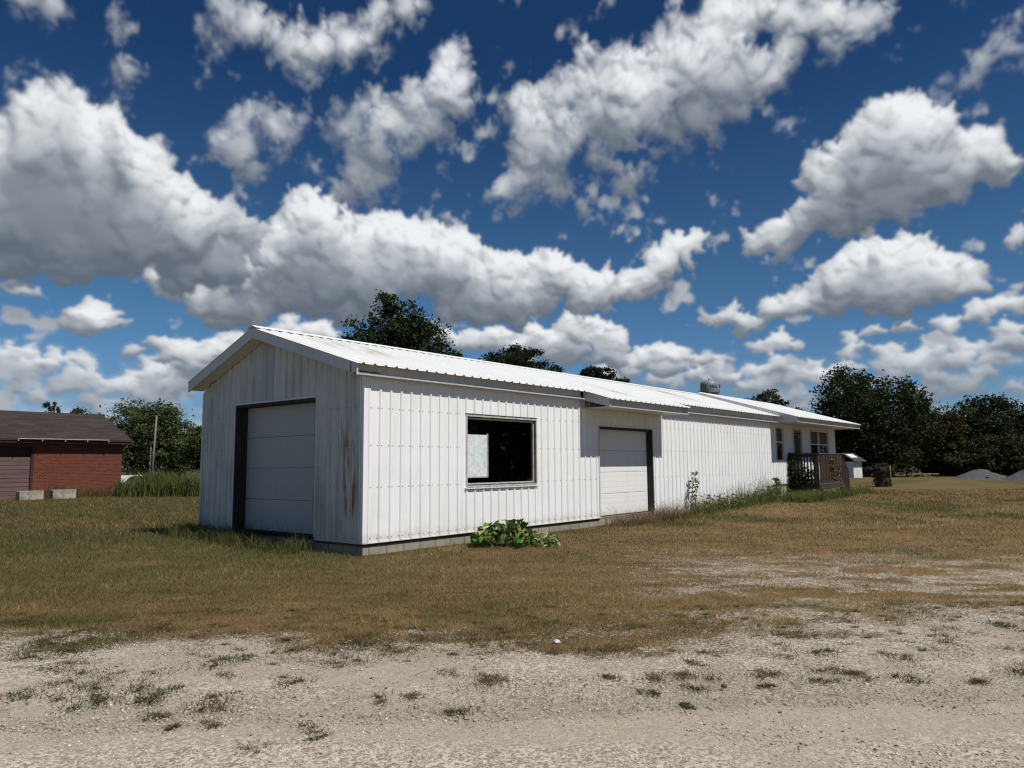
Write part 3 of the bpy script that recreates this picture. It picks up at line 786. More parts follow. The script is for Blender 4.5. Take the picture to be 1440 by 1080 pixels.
# --- wing roof
def rslope(mb, x0, x1, ye, ze, yr, zr, rib=True, phase=.02, pitch=.2545, h=.026):
    n = Vector((0, -(zr-ze), (yr-ye))).normalized()
    if n.z < 0: n = -n
    pr = rib_profile(x0, x1, pitch, phase, h, .075) if rib else [(x0, 0), (x1, 0)]
    k = len(pr)
    mb.add([(x, ye+n.y*o, ze+n.z*o) for x, o in pr]+[(x, yr+n.y*o, zr+n.z*o) for x, o in pr], [(i, i+1, k+i+1, k+i) for i in range(k-1)])
HF = .209
def rtop(y): return ZR+HF-SL*(YR-y)
roof = None
mb = MB()
OX = -.36
rslope(mb, OX, 6.8, -.255, rtop(-.255), YR, rtop(YR), phase=.02)
rslope(mb, 6.8, 11.0, -.945, rtop(-.945), YR, rtop(YR)+.004, phase=.02)
rslope(mb, 11.0, 20.0, -.255, rtop(-.255)-.02, YR, rtop(YR)-.003, phase=.02)
yl = 5.60
rslope(mb, OX, 20.0, yl, ZR+HF-SLL*(yl-YR), YR, rtop(YR), rib=False)
roof = mb.build('roof', M['roof'], bld, recalc=False)
mb = MB()
for s_, ye in ((SL, YR-.17), (SLL, YR+.17)):
    z1 = ZR+HF; zz = z1-s_*.17
    mb.add([(OX-.01, YR, z1+.048), (20.0, YR, z1+.048), (20.0, ye, zz+.032), (OX-.01, ye, zz+.032)], [(0, 1, 2, 3)])
mb.build('ridge_cap', M['roof'], roof, recalc=False)
def eave(x0, x1, y, zbot, hgt, name='fascia', parent=None, back=.10, lip=.035):
    mb = MB()
    mb.box(x0, x1, y+.1225, y+.15, zbot+.03, zbot+hgt+.016)
    f = mb.build(name, M['fascia'], parent)
    mb = MB(); mb.box(x0, x1, y, y+.121, zbot, zbot+.029); mb.build('lip', M['lip'], f)
    return f
eave(OX+.02, 6.775, -.1725, ZE, HF, parent=roof)
zb2 = ZE-SL*(.86-.1725)
eave(6.83, 10.97, -.86, zb2, HF-.01, parent=roof)
eave(11.03, 19.98, -.1725, ZE-.065, HF+.04, parent=roof)
# cheeks of the projecting part over the side door, its soffit, and the short return of the wing eave
for x, nm in ((6.8, 'cheek'), (10.975, 'cheek')):
    mb = MB()
    ys, ye = -.86, -.10
    mb.sweep([(ys, zb2), (ye, ZE-.01), (ye, rtop(ye)-.012), (ys, rtop(ys)-.012)], x, x+.028, lambda d, p, q: (d, p, q))
    mb.build(nm, M['fascia'], roof)
mb = MB()
mb.add([(6.83, -.76, zb2+.012), (10.97, -.76, zb2+.012), (10.97, -.02, zb2+.012), (6.83, -.02, zb2+.012)], [(0, 1, 2, 3)])
mb.build('canopy_soffit', M['soffit'], roof)
mb = MB(); mb.box(.03, 19.6, -.05, -.02, ZE+.03, ZE+.042); mb.build('eave_soffit', M['soffit'], roof)
# rake boards and slatted rake soffit over the gable
mb = MB()
ye, yb = -.20, 5.575
mb.sweep([(ye, ZE-SL*.03), (YR, ZR), (YR, ZR+HF-.006), (ye, rtop(ye)-.006)], OX+.02, OX+.05, lambda d, p, q: (d, p, q))
mb.build('rake_board', M['fascia'], roof)
mb = MB()
mb.sweep([(YR, ZR), (yb, ZR-SLL*(yb-YR)), (yb, ZR+HF-SLL*(yb-YR)-.006), (YR, ZR+HF-.006)], OX+.021, OX+.051, lambda d, p, q: (d, p, q))
mb.build('rake_board', M['fascia'], roof)
mb = MB()
for s_, y0, y1 in ((1, -.14, YR), (-1, YR, 5.55)):
    k = int(abs(y1-y0)/.11)
    for i in range(k):
        a = y0+(y1-y0)*i/k; b = y0+(y1-y0)*(i+.90)/k
        mb.sweep([(a, under(a)+.02), (b, under(b)+.02), (b, under(b)+.035), (a, under(a)+.035)], OX+.055, .0, lambda d, p, q: (d, p, q))
mb.build('rake_soffit', M['soffit'], roof)
mb = MB(); mb.add([(OX+.055, -.12, under(-.12)+.05), (.3, -.12, under(-.12)+.05), (.3, YR, ZR+.05), (OX+.055, YR, ZR+.05)], [(0, 1, 2, 3)])
mb.add([(OX+.055, YR, ZR+.05), (.3, YR, ZR+.05), (.3, 5.5, under(5.5)+.05), (OX+.055, 5.5, under(5.5)+.05)], [(0, 1, 2, 3)])
mb.build('soffit_backing', M['jamb'], roof)

# --- the house end: raised roof, set-back wall, windows, door
HX0, HX1, HYE = 19.95, 28.45, -.93
HZR = 4.47; HSL = .2955
def htop(y): return HZR-HSL*(YR-y)
mb = MB()
rslope(mb, HX0, HX1, HYE-.08, htop(HYE-.08), YR, HZR, phase=.05)
rslope(mb, HX0, HX1, 2*YR-HYE, htop(HYE), YR, HZR, rib=False)
hroof = mb.build('house_roof', M['roof'], bld, recalc=False)
HZB = htop(HYE)-.21
eave(HX0+.03, HX1-.03, HYE, HZB, .205, parent=hroof)
for x in (HX0, HX1-.03):
    mb = MB()
    mb.sweep([(HYE, HZB), (YR, HZR-.25), (YR, HZR-.008), (HYE, htop(HYE)-.008)], x, x+.029, lambda d, p, q: (d, p, q)); mb.build('rake_board', M['fascia'], hroof)
    mb = MB()
    mb.sweep([(2*YR-HYE, HZB), (YR, HZR-.25), (YR, HZR-.008), (2*YR-HYE, htop(HYE)-.008)], x+.0005, x+.0285, lambda d, p, q: (d, p, q)); mb.build('rake_board', M['fascia'], hroof)
mb = MB(); mb.box(HX0+.03, HX1-.03, HYE+.10, HY-.02, HZB+.012, HZB+.024); mb.build('porch_soffit', M['soffit'], hroof)
mb = MB(); mb.sweep([(HYE+.13, HZB+.025), (HY-.0, HZB+.025), (HY, htop(HY)-.16), (HYE+.13, htop(HYE+.13)-.10)], HX0+.031, HX0+.05, lambda d, p, q: (d, p, q)); mb.build('soffit_return', M['fascia'], hroof)
HW = [(20.52, 21.40, 1.62, 2.96), (24.62, 27.25, 1.50, 2.96)]
HD = (22.46, 23.62, .76, 2.98)
HB, HT = .74, HZB+.36
mb = MB(HOUSE)
cuts = [19.66, HW[0][0], HW[0][1], HD[0], HD[1], HW[1][0], HW[1][1], 28.2]
for i in range(7):
    a, b = cuts[i], cuts[i+1]
    if i == 1: sheet(mb, a, b, HB, HW[0][2]); sheet(mb, a, b, HW[0][3], HT)
    elif i == 3: sheet(mb, a, b, HD[3], HT)
    elif i == 5: sheet(mb, a, b, HB, HW[1][2]); sheet(mb, a, b, HW[1][3], HT)
    else: sheet(mb, a, b, HB, HT)
mb.build('house_wall', M['side'], bld, recalc=False)
mb = MB(); mb.box(28.17, 28.225, HY-.028, HY+.05, HB, HT); mb.build('corner_trim', M['trim'], bld)
mb = MB(); mb.box(19.66, 28.1, HY+.03, HY+.3, -.3, HB-.08); mb.build('house_foundation', M['concrete'], bld)
mb = MB(); mb.box(19.66, 28.12, HY+.01, HY+.06, HB-.077, HB-.003); mb.build('sill_board', M['sill'], bld)
for i, (a, b, z0, z1) in enumerate(HW):
    mb = MB(HOUSE)
    ring(mb, a, b, z0, z1, .06, -.05, .03)
    zm = z0+(z1-z0)*(.56 if i == 0 else .58)
    mb.box(a+.06, b-.06, -.04, .022, zm-.025, zm+.025)
    if i: 
        c = (a+b)/2-.1; mb.box(c-.04, c+.04, -.04, .024, z0+.06, zm-.025); mb.box(c-.04, c+.04, -.04, .024, zm+.025, z1-.06)
    wn = mb.build('window', M['trim'], bld)
    mb = MB(HOUSE); mb.add([(a+.05, -.02, z0+.05), (b-.05, -.02, z0+.05), (b-.05, -.02, z1-.05), (a+.05, -.02, z1-.05)], [(0, 1, 2, 3)]); mb.build('pane', M['glass'], wn, recalc=False)
    mb = MB(HOUSE); mb.box(a+.04, b-.04, -.12, -.10, zm, z1-.03); mb.build('blind', M['blind'], wn)
    mb = MB(HOUSE); mb.box(a-.2, b+.2, -.52, -.50, z0-.2, z1); mb.build('unlit_room_sheet', M['inner'], wn)  # dark sheet added behind the pane, room shade put into its colour
mb = MB(HOUSE)
a, b, z0, z1 = HD
mb.box(a, a+.09, -.06, .035, z0, z1); mb.box(b-.09, b, -.06, .035, z0, z1); mb.box(a+.09, b-.09, -.06, .035, z1-.09, z1)
ed = mb.build('entry_door', M['trim'], bld)
mb = MB(HOUSE); ring(mb, a+.095, b-.095, z0+.02, z1-.095, .10, -.05, -.01); mb.build('door_leaf', M['blind'], ed)
mb = MB(HOUSE); mb.box(a+.195, b-.195, -.035, -.030, z0+.12, z1-.195); mb.build('curtain', M['brown'], ed)
mb = MB(HOUSE); mb.add([(a+.19, -.02, z0+.11), (b-.19, -.02, z0+.11), (b-.19, -.02, z1-.19), (a+.19, -.02, z1-.19)], [(0, 1, 2, 3)]); mb.build('pane', M['glass'], ed, recalc=False)
mb = MB(HOUSE); mb.tube([(b-.15, .0, 1.72), (b-.15, .05, 1.72), (b-.15, .05, 1.86), (b-.15, .0, 1.86)], .012); mb.build('handle', M['alu'], ed)

# ================================================================== wooden porch
gz = lambda x, y: float(ground_z(x, y))
PX0, PX1, PY = 21.85, 24.92, -1.02
FZ, RZ = .74, 1.93
dk = thing('wooden_porch', 'weathered brown wooden porch with railing and steps at the far house end', 'porch', (PX0, 0, 0))
T0 = lambda a, b, c: (a-PX0, b, c)
mb = MB(T0)
k = 12
for i in range(k):
    y = HY-.06-(i+1)*(HY-.06-PY)/k
    mb.box(PX0-.02, PX1+.02, y, y+(HY-.06-PY)/k-.008, FZ-.035, FZ)
mb.build('floor', M['deckgrey'], dk)
mb = MB(T0)
mb.box(PX0, PX1, PY-.035, PY-.003, FZ-.22, FZ-.036); mb.box(PX0-.004, PX0+.03, PY, HY-.06, FZ-.22, FZ-.036)
mb.build('rim_joist', M['deckwood'], dk)
for x, y in ((PX0+.04, PY+.04), (PX0+.04, HY-.12), (PX1-.05, PY+.04), (PX1-.05, HY-.12)):
    mb = MB(T0)
    mb.box(x-.045, x+.045, y-.045, y+.045, gz(x, y)-.1, FZ-.037); mb.box(x-.045, x+.045, y-.045, y+.045, FZ+.001, RZ-.04)
    mb.build('post', M['deckgrey'], dk, bevel=.006)
mb = MB(T0)
mb.box(PX0-.03, PX1+.04, PY-.045, PY+.10, RZ-.038, RZ); mb.box(PX0-.03, PX0+.11, PY+.102, HY-.05, RZ-.038, RZ)
mb.build('top_rail', M['deckgrey'], dk)
mb = MB(T0); mb.box(PX0+.09, PX1-.1, PY-.006, PY+.03, FZ+.09, FZ+.15); mb.box(PX0+.09, PX1-.1, PY-.006, PY+.03, RZ-.15, RZ-.04)
x = PX0+.10
rng = random.Random(3)
while x < PX1-.16:
    mb.box(x, x+.072, PY-.028, PY-.007, FZ+.05+rng.uniform(-.01, .01), RZ-.042, 1 if rng.random() < .4 else 0); x += .128
mb.build('front_balusters', [M['deckwood'], M['slat']], dk)
mb = MB(T0); mb.box(PX0+.02, PX0+.055, PY+.09, HY-.17, FZ+.09, FZ+.17); mb.box(PX0+.02, PX0+.055, PY+.09, HY-.17, RZ-.15, RZ-.04)
y = PY+.14
while y < HY-.2:
    mb.box(PX0-.002, PX0+.019, y, y+.05, FZ+.05, RZ-.042); y += .125
mb.build('side_balusters', M['deckwood'], dk)
g1 = gz(26, -.5)
mb = MB(T0)
for i in range(3):
    x = PX1+.03+i*.30; z = FZ-(i+1)*.15
    mb.box(x, x+.29, PY+.03, HY-.2, z-.04, z)
mb.build('step', M['deckgrey'], dk)
for y in (PY-.01, HY-.19):
    mb = MB(T0); mb.sweep([(PX1+.0, FZ-.05), (PX1+1.0, g1-.05), (PX1+.8, g1-.05), (PX1+.0, FZ-.28)], y, y+.035, lambda d, p, q: (p, d, q)); mb.build('stringer', M['deckwood'], dk)
mb = MB(T0)
mb.bar((PX1+.03, PY+.02, RZ-.05), (PX1+.98, PY+.02, g1+.93), .09, .04)
mb.box(PX1+.93, PX1+1.02, PY-.02, PY+.07, g1-.1, g1+.95)
for i in range(9):
    t = (i+.6)/9.5
    x = PX1+.03+.95*t
    zt = RZ-.07+(g1+.91-RZ+.07)*t
    mb.box(x-.03, x+.03, PY-.012, PY+.012, zt-1.05, zt)
mb.build('stair_rail', M['deckwood'], dk)

# ================================================================== brick building on the left
br = thing('brick_building', 'low red brick building with brown shingle roof and maroon door at left', 'building', (0, 34, 0))
TB = lambda a, b, c: (a, b-34, c)
BX1 = 10.66
mb = MB(TB)
mb.box(-8, 1.2, 34, 34.25, -.4, 3.12); mb.box(6.2, BX1, 34, 34.25, -.4, 3.12); mb.box(1.2, 6.2, 34, 34.25, 2.72, 3.12)
mb.box(BX1-.25, BX1, 34.25, 41.6, -.4, 3.12); mb.box(-8, BX1-.25, 41.35, 41.6, -.4, 3.12)
mb.add([(BX1-.1, 34, 3.12), (BX1-.1, 41.6, 3.12), (BX1-.1, 37.8, 4.55)], [(0, 1, 2)])
mb.build('wall', M['brick'], br)
mb = MB(TB)
mb.sweep([(33.55, 3.02), (37.8, 4.66), (42.05, 3.02), (42.05, 3.14), (37.8, 4.80), (33.55, 3.14)], -8.4, BX1+.35, lambda d, p, q: (d, p, q))
rf = mb.build('roof', M['shingle'], br)
mb = MB(TB); mb.box(-8, BX1+.3, 33.60, 33.63, 2.90, 3.02); mb.build('eave_board', M['brickdark'], rf)
mb = MB(TB)
mb.tube([(5.25, 33.50, 3.10), (9.72, 33.50, 3.10)], .03)
for i in range(5):
    x = 5.27+i*1.105
    mb.bar((x, 33.50, 3.13), (x, 33.50, 2.98), .05, .03)
mb.build('gutter', M['gutter'], br)
mb = MB(TB); mb.box(1.2, 6.2, 34.18, 34.24, 2.18, 2.70); mb.box(6.08, 6.2, 34.02, 34.2, -.3, 2.70); mb.build('door_header', M['brickdark'], br)
mb = MB(TB)
for i in range(11):
    mb.box(1.22, 6.07, 34.13, 34.17, -.25+i*.222, -.25+(i+1)*.222-.016)
gd = mb.build('garage_door', M['purple'], br)
tag(gd, 'faded maroon boarded garage door')
def block(x0, x1, y, h, lab, rz):
    t = MB(lambda a, b, c: (a-(x0+x1)/2, b-y, c))
    t.box(x0, x1, y-.25, y+.25, -.1, h)
    o = t.build('concrete_block', M['concrete'], bevel=.03)
    o.location = ((x0+x1)/2, y, 0); o.rotation_euler = (0, 0, R(rz))
    tag(o, lab, 'block', 'concrete blocks by the brick building')
block(5.02, 6.12, 32.4, .46, 'streaky concrete block standing in front of the maroon door edge', 3)
block(6.62, 7.72, 32.6, .47, 'plain concrete block standing before bare red brick wall', -2)

# ================================================================== water tower
wx, wy = 274.0, 117.6
wt = thing('water_tower', 'grey domed water tower peeking over the white roof', 'water tower', (wx, wy, 0))
RT = 3.45
mb = MB()
prof = [(.02, 26.0)]+[(1.6*math.sin(a)+.9, 26.1+1.0*(1-math.cos(a))) for a in np.linspace(0, 1.2, 5)]
prof = [(1.2, 26.2), (2.2, 27.2), (3.1, 28.4), (RT, 29.6), (RT, 32.6)]+[(RT*math.cos(a)**.75, 32.6+2.2*math.sin(a)) for a in np.linspace(.15, 1.5, 9)]
mb.lathe(prof, 40)
tk = mb.build('tank', M['tank'], wt, smooth=True)
mb = MB(); mb.lathe([(.05, 34.7), (.28, 34.75), (.3, 35.2), (.18, 35.4), (.01, 35.45)], 12); mb.build('vent', M['tankdark'], tk, smooth=True)
face = math.atan2(CAM.y-wy, CAM.x-wx)
def letters(ch, th, mb):
    mb.tf = lambda u, o, z: ((RT+.03+o)*math.cos(face+th+u/RT), (RT+.03+o)*math.sin(face+th+u/RT), z)
    H = 1.25; W = .42; z0 = 31.2; st = .20
    S = {'M': [(-W, 0, -W, H), (W, 0, W, H), (-W, H, 0, H*.4), (0, H*.4, W, H)], 'I': [(0, 0, 0, H)], 'N': [(-W, 0, -W, H), (W, 0, W, H), (-W, H, W, 0)],
         'A': [(-W, 0, 0, H), (0, H, W, 0), (-W*.5, H*.35, W*.5, H*.35)]}[ch]
    for a, b, c, d in S: mb.bar((a, 0, z0+b), (c, 0, z0+d), st, .04, upv=(0, 1, 0))
mb = MB()
for ch, dg in (('M', 17), ('I', 32), ('N', 47), ('A', 66)): letters(ch, R(dg), mb)
mb.build('lettering', M['letter'], tk)
mb = MB()
mb.lathe([(RT+.02, 29.45), (RT+.75, 29.45), (RT+.75, 29.6), (RT+.02, 29.6)], 40)
cw = mb.build('catwalk', M['tankdark'], wt)
mb = MB()
for h in (30.1, 30.65):
    mb.tube([((RT+.7)*math.cos(a), (RT+.7)*math.sin(a), h) for a in np.linspace(0, 2*math.pi, 37)], .035, 5)
for a in np.linspace(0, 2*math.pi, 25)[:-1]:
    mb.bar(((RT+.7)*math.cos(a), (RT+.7)*math.sin(a), 29.6), ((RT+.7)*math.cos(a), (RT+.7)*math.sin(a), 30.65), .06)
mb.build('railing', M['tankdark'], cw)
mb = MB(); a = face+R(88); mb.bar(((RT+.8)*math.cos(a), (RT+.8)*math.sin(a), 29.6), ((RT+.8)*math.cos(a), (RT+.8)*math.sin(a), 33.0), .08)
mb.box((RT+.8)*math.cos(a)-.2, (RT+.8)*math.cos(a)+.2, (RT+.8)*math.sin(a)-.2, (RT+.8)*math.sin(a)+.2, 31.5, 32.8)
mb.build('antenna', M['tankdark'], wt)
mb = MB(); mb.tube([(0, 0, -.5), (0, 0, 26.6)], .75, 14); mb.build('riser_pipe', M['tank'], wt, smooth=True)
for i in range(5):
    a = i*2*math.pi/5+.3
    mb = MB(); mb.tube([(5.2*math.cos(a), 5.2*math.sin(a), -.5), (RT*math.cos(a), RT*math.sin(a), 29.5)], .28, 10); mb.build('leg', M['tank'], wt, smooth=True)

# ================================================================== things on the right and left edges
sh = thing('white_shed', 'small white shed with dark roof in front of the right trees', 'shed', (57.2, 7.3, .25), R(-25))
mb = MB(); mb.box(-.55, .45, -.75, .75, 0, 1.35); mb.build('wall', M['shedwhite'], sh)
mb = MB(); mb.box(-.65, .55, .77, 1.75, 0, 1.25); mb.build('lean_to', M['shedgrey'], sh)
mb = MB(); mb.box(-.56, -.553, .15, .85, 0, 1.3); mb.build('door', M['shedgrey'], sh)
mb = MB(); mb.sweep([(-1.05, 1.33), (.2, 1.98), (2.0, 1.22), (2.0, 1.30), (.2, 2.06), (-1.05, 1.41)], -.75, .65, lambda d, p, q: (d, p, q)); rf2 = mb.build('roof', M['darkroof'], sh)
mb = MB(); mb.add([(-.5, -.55, 1.68), (.3, -.55, 1.68), (.3, .0, 1.97), (-.5, .0, 1.97)], [(0, 1, 2, 3)]); mb.build('roof_patch', M['shedwhite'], rf2)

rng = random.Random(11)
st = thing('tree_stump', 'tall dead tree stump wrapped in dry vine on the right lawn', 'tree stump', (42.3, 1.5, 0))
mb = MB()
mb.tube([(0, 0, -.1), (0, 0, .12), (.01, 0, .5), (0, .01, .95), (-.02, 0, 1.18)], [.42, .35, .31, .32, .30], 14)
o = mb.build('trunk', M['bark'], st, smooth=True)
for v in o.data.vertices:
    a = math.atan2(v.co.y, v.co.x); k = 1+.10*math.sin(a*5+v.co.z*3)+.05*math.sin(a*9)
    v.co.x *= k; v.co.y *= k
    if v.co.z > 1.1: v.co.z += .12*math.sin(a*3)
mb = MB()
for i in range(40):
    a = rng.uniform(0, 6.28); z = rng.uniform(.7, 1.2); r = .32
    p0 = Vector((r*math.cos(a), r*math.sin(a), z)); p1 = p0+Vector((rng.uniform(-.5, .5), rng.uniform(-.5, .5), rng.uniform(-.1, .55)))
    mb.tube([p0, (p0+p1)/2+Vector((0, 0, .08)), p1], [.012, .009, .004], 4)
mb.build('dry_vine', M['bark'], st)
q_ = np.random.default_rng(17)
STUMP = st
fpst = MB(); fpst.tube([(0, 0, -.1), (.01, 0, 1.32)], [.055, .045], 8)
o = fpst.build('fence_post', M['pole'], smooth=True); o.location = (42.55, 1.05, 0)
tag(o, 'thin grey wooden post standing beside the dead stump', 'post')

pr = thing('pipe_rail', 'low grey pipe rail frame at the edge of the right trees', 'rail', (97.8, 9.3, .02), math.atan2(-1.6, 1.28))
for x in (-1.02, 1.02):
    mb = MB(); mb.tube([(x, 0, -.1), (x, 0, .60)], .05, 8); mb.build('post', M['steelgrey'], pr, smooth=True)
for z in (.26, .50):
    mb = MB(); mb.tube([(-1.0, 0, z), (1.0, 0, z)], .032, 8); mb.build('bar', M['steelgrey'], pr, smooth=True)

lr = thing('low_barrier', 'long low pale timber barrier crossing behind the stump', 'barrier', (73.8, 7.1, 0), math.atan2(-5.85, 4.75))
for i in range(6):
    x = -3.6+i*1.44
    mb = MB(); mb.box(x-.06, x+.06, -.06, .06, -.1, .30); mb.build('post', M['bark'], lr)
mb = MB(); mb.box(-3.8, 3.8, -.05, .05, .301, .37); mb.build('rail', M['log'], lr)

mb = MB(); mb.tube([(-.85, 0, .10), (0, .02, .11), (.85, 0, .10)], [.11, .12, .10], 10)
o = mb.build('pale_log', M['log'], smooth=True); o.location = (82.8, 4.05, 0); o.rotation_euler = (0, 0, math.atan2(-1.3, 1.05))
tag(o, 'pale bare log lying on the grass left of the gravel heaps', 'log')

def heap(x, y, r, h, seed, lab):
    n = 40
    vs = []; fs = []
    g = np.linspace(-1.15, 1.15, n)
    X, Y = np.meshgrid(g, g, indexing='ij')
    rr = np.hypot(X, Y*1.0)+.16*(fbm(X*2+seed, Y*2, seed)-.5)
    Z = h*np.clip(1-rr, -.25, 1)
    Z = np.where(Z > h*.80, h*.80+(Z-h*.80)*.4, Z)*1.09+.10*(fbm(X*6+seed, Y*6, seed+5)-.5)
    v = np.stack([X*r, Y*r, Z], -1).reshape(-1, 3)
    i = np.arange(n*n).reshape(n, n)
    f = np.stack([i[:-1, :-1], i[1:, :-1], i[1:, 1:], i[:-1, 1:]], -1).reshape(-1, 4)
    o = mesh_np('gravel_heap', v, f, M['pile'], smooth=True)
    o.location = (x, y, -.05); tag(o, lab, 'gravel heap', 'gravel heaps on the right lawn')
heap(64.2, -.95, 2.55, 1.0, 3, 'flat topped grey gravel heap standing left of the other heap')
heap(61.6, -5.2, 2.9, 1.32, 8, 'grey gravel heap cut off by the right picture edge')

for (x, y, z1, dx, dy, r, lab) in ((19.82, 49.73, 5.65, .14, -.16, .085, 'tall thin grey utility pole before the left tree'), (22.55, 55.88, 3.55, .02, -.02, .075, 'shorter darker wooden pole standing just left of tall pole')):
    up_ = thing('utility_pole', lab, 'pole', (x, y, 0), 0, 'poles by the left trees')
    mb = MB(); mb.tube([(0, 0, -.2), (dx, dy, z1)], [r, r*.75], 10); mb.build('shaft', M['pole'], up_, smooth=True)
    mb = MB(); mb.tube([(dx, dy, z1+.002), (dx, dy, z1+.06)], [r*.8, r*.5], 10); mb.build('cap', M['steelgrey'], up_, smooth=True)

cr = thing('parked_car', 'white car roof just showing behind the tall weeds right of brick building', 'car', (19.4, 52.6, -.42), R(15))
body = [(-2.1, .35), (-2.15, .62), (-2.0, .82), (-1.1, .92), (-.55, 1.36), (.75, 1.40), (1.5, .98), (2.1, .92), (2.2, .55), (2.1, .32)]
mb = MB(); mb.sweep(body, -.82, .82, lambda d, p, q: (p, d, q)); mb.build('body', M['carpaint'], cr, bevel=.05)
mb = MB(); gl = [(-.98, .95), (-.5, 1.30), (.70, 1.33), (1.3, .98)]
mb.sweep(gl, -.87, .87, lambda d, p, q: (p, d, q)); mb.build('side_window', M['carglass'], cr)
for sx in (-1.35, 1.4):
    for sy in (-.80, .80):
        mb = MB(); mb.tube([(sx, sy-.1, .33), (sx, sy+.1, .33)], .33, 18); wh = mb.build('wheel', M['rubber'], cr)
        mb = MB(); q = .11 if sy > 0 else -.11; mb.tube([(sx, sy+q*.8, .33), (sx, sy+q, .33)], .20, 14); mb.build('rim', M['alu'], wh)

gh = thing('grey_house', 'grey house roof showing beside the left wall corner', 'house', (34.4, 63.0, 0), R(-52))
mb = MB(); mb.box(-4, 4, -3, 3, -.2, 1.95); mb.build('wall', M['shedgrey'], gh)
mb = MB(); mb.sweep([(-4.4, 1.85), (0, 3.9), (4.4, 1.85), (4.4, 1.98), (0, 4.05), (-4.4, 1.98)], -3.3, 3.3, lambda d, p, q: (p, d, q)); mb.build('roof', M['shedgrey'], gh)
mb = MB(); mb.box(-1.5, -.5, -3.02, -3.005, .8, 1.7); mb.build('window', M['carglass'], gh)

# ================================================================== ground, gravel road
def axis_pts(segs):
    out = []
    for a, b, s in segs: out += list(np.arange(a, b, s))
    out.append(segs[-1][1]); return np.array(out)
gx = axis_pts([(-3000, -400, 650), (-400, -60, 85), (-60, -20, 8), (-20, -12, .8), (-12, 9, .1), (9, 32, .4), (32, 120, 4), (120, 400, 40), (400, 3600, 400)])
gy = axis_pts([(-3000, -400, 650), (-400, -60, 85), (-60, -20, 8), (-20, -15, .8), (-15, 4, .1), (4, 14, .4), (14, 60, 2), (60, 140, 8), (140, 400, 40), (400, 3600, 400)])
GX, GY = np.meshgrid(gx, gy, indexing='ij')
GA = gravel_amount(GX, GY); GG = green_amount(GX, GY)
D_, S_ = DS(GX, GY)
rut = -.02*np.exp(-((D_-5.3-.2*np.sin(S_*.5))/.35)**2)-.02*np.exp(-((D_-3.3-.15*np.sin(S_*.4))/.4)**2)
GZ = ground_z(GX, GY)+rut+.012*(fbm(GX*3, GY*3, 61)-.5)*(GA > .3)
nx, ny = GX.shape
idx = np.arange(nx*ny).reshape(nx, ny)
F = np.stack([idx[:-1, :-1], idx[1:, :-1], idx[1:, 1:], idx[:-1, 1:]], -1).reshape(-1, 4)
V = np.stack([GX, GY, GZ], -1).reshape(-1, 3)
tag(mesh_np('ground', V, F, M['ground'], smooth=True, floats={'bare': GA.ravel(), 'green': GG.ravel()}), kind='structure')
rough_edge = (GA+.5*(fbm(GX*2.2, GY*2.2, 71)-.5)).ravel()
keep = ((rough_edge > .97) | (GA.ravel() > .985))[F].all(1) & (np.abs(V[F][:, :, 0]) < 60).all(1) & (np.abs(V[F][:, :, 1]) < 60).all(1)
Fg = F[keep]; used, inv = np.unique(Fg, return_inverse=True)
Vg = V[used].copy(); Vg[:, 2] += .004
tag(mesh_np('gravel_road', Vg, inv.reshape(-1, 4), M['gravel'], smooth=True), kind='structure')

# ================================================================== grass, weeds, stones
RNG = np.random.default_rng(5)
def blades(x, y, h, w, tint, lean=.45, bend=False, z=None):
    n = len(x)
    z = ground_z(x, y)-.004 if z is None else z
    a = RNG.uniform(0, 2*np.pi, n); b = RNG.uniform(0, 2*np.pi, n)
    dx, dy = np.cos(a)*w/2, np.sin(a)*w/2
    l = h*lean*RNG.uniform(.2, 1.4, n)
    lx, ly = np.cos(b)*l, np.sin(b)*l
    p0 = np.stack([x-dx, y-dy, z], 1); p1 = np.stack([x+dx, y+dy, z], 1)
    if not bend:
        p2 = np.stack([x+lx, y+ly, z+h], 1)
        v = np.stack([p0, p1, p2], 1).reshape(-1, 3)
        f = np.arange(3*n).reshape(n, 3)
        return v, f, np.repeat(tint, 3, 0)
    m0 = np.stack([x-dx*.7+lx*.3, y-dy*.7+ly*.3, z+h*.6], 1); m1 = np.stack([x+dx*.7+lx*.3, y+dy*.7+ly*.3, z+h*.6], 1)
    p2 = np.stack([x+lx*1.1, y+ly*1.1, z+h*RNG.uniform(.8, 1.0, n)], 1)
    v = np.stack([p0, p1, m1, m0, p2], 1).reshape(-1, 3)
    o = np.arange(n)[:, None]*5
    f = np.concatenate([o+np.array([[0, 1, 2]]), o+np.array([[0, 2, 3]]), o+np.array([[3, 2, 4]])], 0)
    return v, f, np.repeat(tint, 5, 0)
def join(parts):
    vs, fs, cs = [], [], []; b = 0
    for v, f, c in parts:
        vs.append(v); fs.append(f+b); cs.append(c); b += len(v)
    return np.concatenate(vs), np.concatenate(fs), np.concatenate(cs)
def mixc(t, a, b):
    return np.asarray(a)[None]*(1-t[:, None])+np.asarray(b)[None]*t[:, None]
def jit(c, amt):
    return np.clip(c*(1+RNG.uniform(-amt, amt, (len(c), 1)))*(1+RNG.uniform(-.08, .08, c.shape)), 0, 1)
BROWN, STRAW, GREEN, DGREEN = (.138, .085, .032), (.36, .26, .13), (.115, .112, .036), (.060, .068, .022)

